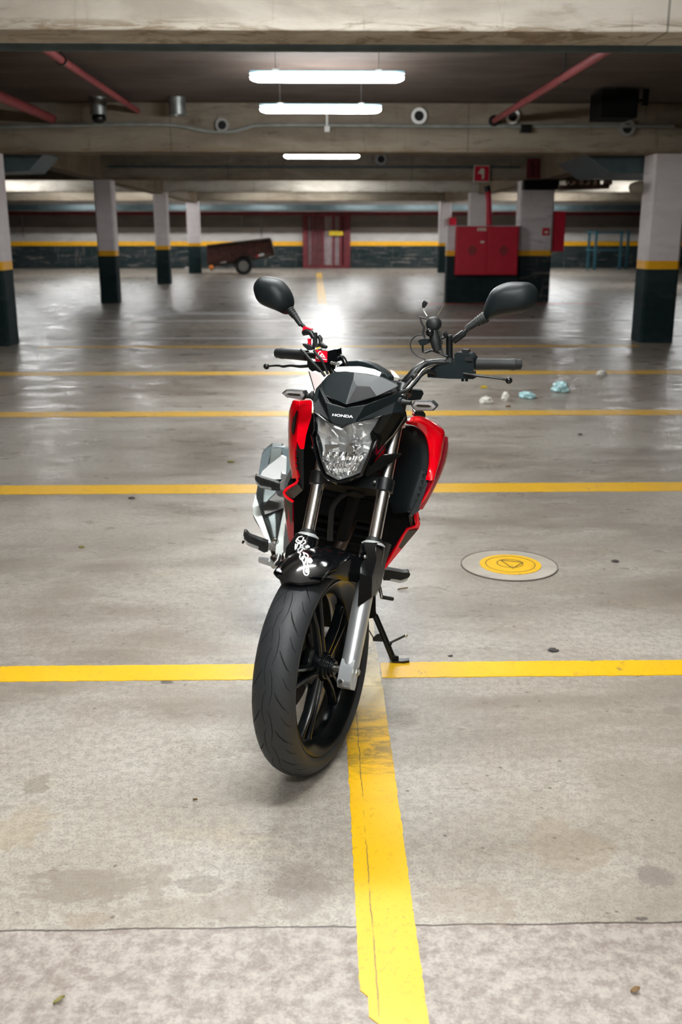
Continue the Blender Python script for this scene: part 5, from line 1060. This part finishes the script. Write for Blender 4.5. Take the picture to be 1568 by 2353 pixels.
# tank, seat, tail
def bl(name, secs, m_, parent=None, sub=1, sharp=60):
    mb = MB(); L = []
    for v, hw, w0, w1, e in secs:
        r = []
        for k in range(20):
            a = 2 * math.pi * k / 20; cu, cw = math.cos(a), math.sin(a)
            su = math.copysign(abs(cu) ** e, cu); sw_ = math.copysign(abs(cw) ** e, cw); r.append(B(su * hw, v, (w0 + w1) / 2 + sw_ * (w1 - w0) / 2))
        L.append(r)
    mb.loft(L, True, True); return link(name, mb, m_, parent or mo, sharp=sharp)
bl('fuel_tank', [(.50, .06, .80, .87, .8), (.54, .11, .74, .925, .7), (.64, .145, .72, .955, .7), (.76, .14, .71, .945, .7), (.87, .10, .70, .88, .7), (.92, .07, .70, .81, .8)], 'red')
bl('seat', [(.88, .08, .72, .79, .6), (1.0, .12, .72, .80, .6), (1.12, .13, .73, .815, .6), (1.2, .12, .76, .86, .6), (1.42, .10, .80, .885, .6), (1.5, .06, .83, .88, .6)], 'soft')
bl('tail_cowl', [(1.05, .10, .66, .73, .7), (1.25, .12, .68, .77, .7), (1.5, .09, .76, .83, .7), (1.62, .04, .80, .84, .7)], 'red')
tp = Bu(720, 868, -.12); 
for s, P in ((-1, [(711, 853, .80), (737, 858, .80), (747, 897, .78), (724, 898, .78)]), (1, [(899, 852, .82), (908, 856, .82), (919, 868, .80), (902, 866, .80)])):
    mb = MB(); mb.prism([Bv(*p) for p in P], VB * .03); tk = link('tank_badge_panel', mb, 'white_plastic', mo, .003)
    if s < 0:
        mb = MB(); mb.tube([Bv(710, 853, .795), Bv(723, 897, .775)], .0018, 8); link('panel_edge', mb, 'satin', tk)
mb = MB(); P = zs('D', [(560, 300, .47), (600, 222, .47), (860, 246, .49), (876, 290, .49), (832, 382, .49), (700, 395, .48), (580, 390, .47)], Bv, .48); mb.prism(P, VB * .03); link('tank_side_wing', mb, 'matte', mo, .003)
mb = MB(); P = zs('D', [(740, 560, .50), (880, 562, .51), (905, 600, .51), (900, 650, .50), (790, 640, .49), (730, 660, .48)], Bv, .5); mb.prism(P, VB * .05); link('frame_gusset', mb, 'gloss', mo, .004)
# frame, engine, exhaust
mb = MB()
for s in (-1, 1): mb.tube(spline([B(s * .03, .40, .78), B(s * .11, .55, .70), B(s * .12, .85, .60), B(s * .11, .95, .35)], 5), .022, 12)
mb.tube([B(0, .40, .76), B(0, .50, .50), B(0, .58, .30)], .022, 12); link('frame', mb, 'engine', mo)
mb = MB()
eb = lambda v, w_: B(0, v, w_)
en = bl('engine', [(.60, .09, .20, .42, .45), (.63, .125, .16, .47, .45), (.72, .14, .15, .48, .4), (.86, .135, .155, .50, .4), (.96, .12, .19, .47, .45), (1.0, .08, .24, .42, .5)], 'engine')
for k in range(7):
    mb = MB(); mb.box(B(0, .62 - .012 * k + .02, .46 + .032 * k), (.235, .17, .012), FB); link('cooling_fin', mb, 'engine', en, .003)
mb = MB(); mb.box(B(0, .62, .56), (.18, .13, .26), FB); link('cylinder_barrel', mb, 'engine', en, .02)
mb = MB(); mb.lathe([(.001, .0), (.075, .0), (.085, -.03), (.085, -.06)], B(.165, .80, .35), UB, 28); link('crankcase_cover', mb, 'satin', en, .004)
mb = MB(); mb.tube(spline([B(.02, .55, .60), B(.01, .50, .54), B(-.02, .49, .44), B(-.05, .53, .30), B(-.08, .62, .21), B(-.10, .80, .19), B(-.15, .98, .24), B(-.22, 1.08, .36)], 6), .021, 14); link('exhaust_pipe', mb, 'dark_steel', mo, sharp=60)
mb = MB(); mb.tube(spline([Bv(*z('Y', x, y), v) for x, y, v in ((560, 1000, .46), (575, 700, .45), (600, 480, .44), (700, 320, .43), (870, 220, .43), (1040, 180, .44), (1200, 200, .46))], 6), .010, 12); link('breather_hose', mb, 'soft', mo, sharp=60)
mb = MB(); mb.box(B(0, .50, .63), (.20, .02, .10), FB); link('horn_bracket', mb, 'engine', mo, .01)
# silencer
secs = [('E', 1775, 520, 650, .98, .030), ('E', 1560, 400, 700, 1.04, .042), ('E', 1290, 226, 742, 1.12, .055), ('E', 1150, 222, 760, 1.17, .058), ('E', 1000, 258, 790, 1.22, .058), ('E', 600, 335, 850, 1.37, .058), ('E', 400, 362, 856, 1.46, .056), ('E', 280, 405, 825, 1.52, .05)]
mb = MB(); L = []
axm = (Bv(*z('E', 615, 300), 1.52) - Bv(*z('E', 590, 1775), .98)).normalized()
for zn, y, x0, x1, v, th in secs:
    a, b = Bv(*z(zn, x0, y), v), Bv(*z(zn, x1, y), v); c = (a + b) / 2; ud = (b - a).normalized(); hw = (b - a).length / 2; nn = axm.cross(ud).normalized()
    if nn.dot(VB) < 0: nn = -nn
    L.append([c + ud * hw * p + nn * th * q for p, q in ((-1, .15), (-.78, -.55), (-.35, -.95), (.35, -.95), (.8, -.6), (1, .2), (.8, .8), (.3, 1), (-.4, 1), (-.85, .7))])
mb.loft(L, True, True); mu = link('silencer', mb, 'silencer_steel', mo, .004, sharp=28)
def onm(pts, lift): return zs('E', [(x, y, v - lift - .016) for x, y, v in pts], Bv, 1.2)
mb = MB(); mb.prism(onm([(318, 640, 1.335), (345, 480, 1.40), (372, 335, 1.46), (410, 268, 1.50), (505, 208, 1.52), (620, 188, 1.53), (742, 203, 1.52), (818, 258, 1.50), (850, 380, 1.46), (856, 600, 1.37), (780, 720, 1.31), (500, 740, 1.30)], .058), VB * .05); link('end_shield', mb, 'shield', mu, .006)
mb = MB(); mb.prism(onm([(330, 690, 1.31), (380, 585, 1.355), (500, 482, 1.395), (620, 390, 1.435), (690, 340, 1.455), (778, 380, 1.44), (770, 600, 1.35), (690, 720, 1.31), (480, 730, 1.30)], .066), VB * .03); link('bright_panel', mb, 'silver', mu, .003)
mb = MB(); mb.prism(onm([(272, 960, 1.22), (285, 1050, 1.19), (365, 1300, 1.115), (522, 1765, .99), (482, 1780, .985), (232, 1300, 1.11), (222, 1150, 1.165)], .040), VB * .02); link('edge_strip', mb, 'galv', mu, .003)
mb = MB(); mb.prism(onm([(610, 950, 1.22), (640, 1000, 1.22), (735, 1030, 1.21), (738, 1180, 1.17), (640, 1225, 1.15), (420, 1300, 1.12), (395, 1180, 1.16), (480, 1060, 1.19)], .066), VB * .02); link('dark_guard', mb, 'guard_dark', mu, .003)
# hangers and heel guard
mb = MB(); P = zs('E', [(835, 565, 1.02), (880, 555, 1.0), (890, 640, .98), (860, 720, .98), (745, 880, 1.0), (735, 830, 1.02), (770, 690, 1.03)], Bv, 1.0); mb.prism(P, VB * .02); link('passenger_bracket', mb, 'silver', mo, .004)
mb = MB(); P = zs('E', [(738, 1200, .98), (748, 1300, .96), (720, 1560, .93), (735, 1800, .90), (690, 2000, .86), (640, 2130, .84), (590, 2180, .84), (550, 2160, .85), (600, 1990, .86), (590, 1860, .88), (625, 1740, .90), (690, 1450, .95)], Bv, .9); mb.prism(P, VB * .02); hg = link('heel_guard', mb, 'galv', mo, .004)
mb = MB(); P = zs('E', [(755, 1430, .90), (790, 1600, .88), (838, 1815, .86), (720, 1960, .86), (730, 1700, .88)], Bv, .88); mb.prism(P, VB * .02); link('foot_plate', mb, 'silver', mo, .004)
# foot rests
def peg(name, zone, rub, under, mount, dep, th):
    P = zs(zone, rub, Bv, dep); mb = MB(); mb.prism(P, VB * th); o = link(name, mb, 'soft', mo, .006, bseg=3)
    P = zs(zone, under, Bv, dep - .004); mb = MB(); mb.prism(P, VB * (th + .006)); link('peg_base', mb, 'silver', o, .003)
    if mount: P = zs(zone, mount, Bv, dep + .006); mb = MB(); mb.prism(P, VB * (th - .01)); link('peg_mount', mb, 'silver', o, .004)
    return o
p1_ = peg('footrest', 'E', [(65, 1640), (78, 1588), (112, 1582), (180, 1655), (330, 1710), (480, 1762), (472, 1905), (410, 1925), (300, 1870), (130, 1775)], [(70, 1690), (150, 1760), (318, 1828), (314, 1872), (200, 1838), (128, 1800)], [(470, 1795), (520, 1790), (560, 1770), (595, 1765), (595, 1905), (560, 1900), (460, 1880)], .80, .034)
for k in range(6):
    x = 190 + k * 48; y = 1668 + k * 19; mb = MB(); a = zs('E', [(x, y), (x + 40, y + 62)], Bv, .798); mb.tube(a, .0035, 6); link('tread_bar', mb, 'soft', p1_)
mb = MB(); a = zs('E', [(75, 1730), (52, 1772)], Bv, .81); mb.tube(a, [.005, .0035], 8); link('feeler', mb, 'dark_steel', p1_)
mb = MB(); q = zs('E', [(540, 1825)], Bv, .80)[0]; mb.tube([q, q - VB * .012], .008, 12); link('pivot_bolt', mb, 'steel', p1_, .001)
mb = MB(); mb.lathe([(.009, -.0015), (.0115, 0), (.009, .0015), (.009, -.0015)], zs('E', [(592, 1740)], Bv, .80)[0], VB, 20); link('return_spring', mb, 'steel', p1_)
p2_ = peg('passenger_footrest', 'E', [(255, 700), (268, 668), (300, 668), (370, 700), (520, 745), (668, 795), (668, 915), (545, 905), (420, 880), (330, 840), (268, 775)], [(262, 740), (345, 828), (525, 862), (525, 895), (340, 858), (270, 790)], [(668, 790), (735, 730), (760, 840), (725, 900), (690, 895), (668, 870)], 1.08, .034)
for k in range(5):
    x = 360 + k * 55; y = 715 + k * 15; mb = MB(); a = zs('E', [(x, y), (x + 30, y + 55)], Bv, 1.078); mb.tube(a, .0035, 6); link('tread_bar', mb, 'soft', p2_)
mb = MB(); P = zs('E', [(690, 625), (775, 640), (780, 750), (720, 740), (675, 700)], Bv, 1.10); mb.prism(P, VB * .03); link('peg_hanger', mb, 'silver', p2_, .004)
peg('footrest', 'K', [(395, 262), (500, 272), (640, 298), (805, 326), (905, 320), (936, 350), (925, 395), (890, 440), (745, 490), (520, 490), (368, 485)], [(532, 452), (610, 462), (740, 488), (892, 434), (872, 488), (800, 525), (715, 542), (510, 500)], None, .80, .036)
mb = MB(); P = zs('E', [(310, 2045), (340, 2030), (350, 2048), (375, 2035), (390, 2052), (415, 2040), (430, 2058), (455, 2047), (475, 2065), (510, 2070), (575, 2130), (555, 2165), (320, 2085)], Bv, .70); mb.prism(P, VB * .03); bk = link('brake_pedal', mb, 'silver', mo, .003)
mb = MB(); mb.tube(zs('E', [(560, 2150, .70), (620, 2080, .74), (650, 1980, .80)], Bv, .7), .009, 10); link('pedal_arm', mb, 'steel', bk)
mb = MB(); mb.lathe([(.001, -.012), (.012, -.012), (.012, .012), (.001, .012)], zs('E', [(562, 2030)], Bv, .76)[0], VB, 16); link('pedal_spring', mb, 'dark_steel', bk)
gl_ = None
mb = MB(); mb.tube([Bv(*z('K', *p), .66) for p in ((352, 832), (372, 836), (560, 872), (590, 876))], [.0065, .0068, .0068, .0058], 16); gl_ = link('gear_lever', mb, 'soft', mo, .0015)
mb = MB(); mb.tube([Bv(*z('K', *p), v) for p, v in (((300, 640), .74), ((325, 760), .70), ((340, 840), .66))], [.006, .0055, .006], 10); link('lever_arm', mb, 'dark_steel', gl_)
q = Bv(*z('K', 335, 832), .655); mb = MB(); mb.ball(q, .005, 10, 8); link('lever_bolt', mb, 'steel', gl_)
# side stand, foot on the floor
ft = ground(908, 1519.5)
f0 = (FB.transposed() @ (ground(885, 1519) - ORG)).y
mb = MB(); A = [Bv(*z('K', *p), f0 + d) for p, d in (((195, 1200), .03), ((345, 1550), .012), ((565, 2085), 0))]; mb.tube(A, [.0105, .0105, .0112], 16); ss = link('side_stand', mb, 'satin', mo, .001)
P = [ground(*z('K', *p), .0105) for p in ((500, 2080), (610, 2035), (700, 2100), (810, 2112), (912, 2098), (918, 2150), (800, 2168), (560, 2158))]; mb = MB(); mb.prism(P, (0, 0, -.0075)); link('stand_foot', mb, 'satin', ss, .003)
mb = MB(); mb.tube([A[2], A[2] + (ground(*z('K', 700, 2120), .014) - A[2]) * .75], [.0115, .009], 12); link('foot_neck', mb, 'satin', ss)
mb = MB(); mb.tube([Bv(*z('K', *p), f0) for p in ((515, 1800), (545, 1770), (830, 1635))], [.0085, .004, .004], 10); tgk = link('stand_tang', mb, 'satin', ss)
mb = MB(); mb.ball(Bv(*z('K', 842, 1635), f0), .0062, 12, 8); link('tang_knob', mb, 'steel', tgk)
mb = MB(); P = zs('K', [(150, 1695), (255, 1605), (300, 1600), (360, 1760), (185, 1752), (160, 1750)], Bv, f0); mb.prism(P, VB * .006); link('spring_bracket', mb, 'satin', ss, .001)
mb = MB(); mb.tube([Bv(*z('K', *p), f0) for p in ((60, 1500), (175, 1690))], .0022, 8); link('stand_spring', mb, 'dark_steel', ss)
mb = MB(); P = zs('K', [(60, 1280), (90, 1100), (140, 860), (180, 760), (215, 780), (218, 1150), (240, 1200), (150, 1270)], Bv, f0 + .01); mb.prism(P, VB * .02); link('stand_bracket', mb, 'engine', mo, .004)
mb = MB(); P = zs('K', [(345, 440), (398, 285), (392, 330), (310, 660), (225, 810), (205, 800), (290, 640)], Bv, .74); mb.prism(P, VB * .012); link('crash_guard', mb, 'steel', mo, .002)
# rear end
RC = B(0, 1.42, .315); FRB = (UB, VB, WB)
mb = MB(); ringwheel(mb, [(.225, .055), (.23, .058), (.225, .06), (.2, .03), (.2, -.03), (.225, -.06), (.23, -.058), (.225, -.055), (.205, 0), (.225, .055)], RC, FRB, 64); rw = link('rear_wheel', mb, 'gloss', mo)
mb = MB(); ringwheel(mb, tyre_prof(.315, .07, .055, .235), RC, FRB, 96); link('tyre', mb, 'tyre', rw, sharp=60)
mb = MB(); mb.lathe([(.001, -.06), (.04, -.06), (.04, .06), (.001, .06)], RC, UB, 24); link('hub', mb, 'gloss', rw)
for k in range(10):
    a = 2 * math.pi * k / 10; mb = MB(); mb.tube([wheel_pt(0, .03, a, RC, FRB), wheel_pt(0, .205, a + .1, RC, FRB)], .011, 8); link('spoke', mb, 'gloss', rw)
mb = MB()
for s in (-1, 1): mb.tube([B(s * .10, .95, .36), B(s * .105, 1.42, .315)], .022, 10)
link('swingarm', mb, 'satin', mo)
mb = MB(); L = []
for k in range(12):
    a = math.radians(-85 + 95 * k / 11); L.append([wheel_pt(u, r, a, RC, FRB) for u, r in ((-.075, .335), (0, .345), (.075, .335), (.075, .33), (0, .34), (-.075, .33))])
mb.loft(L, True, True); link('rear_fender', mb, 'soft', mo)
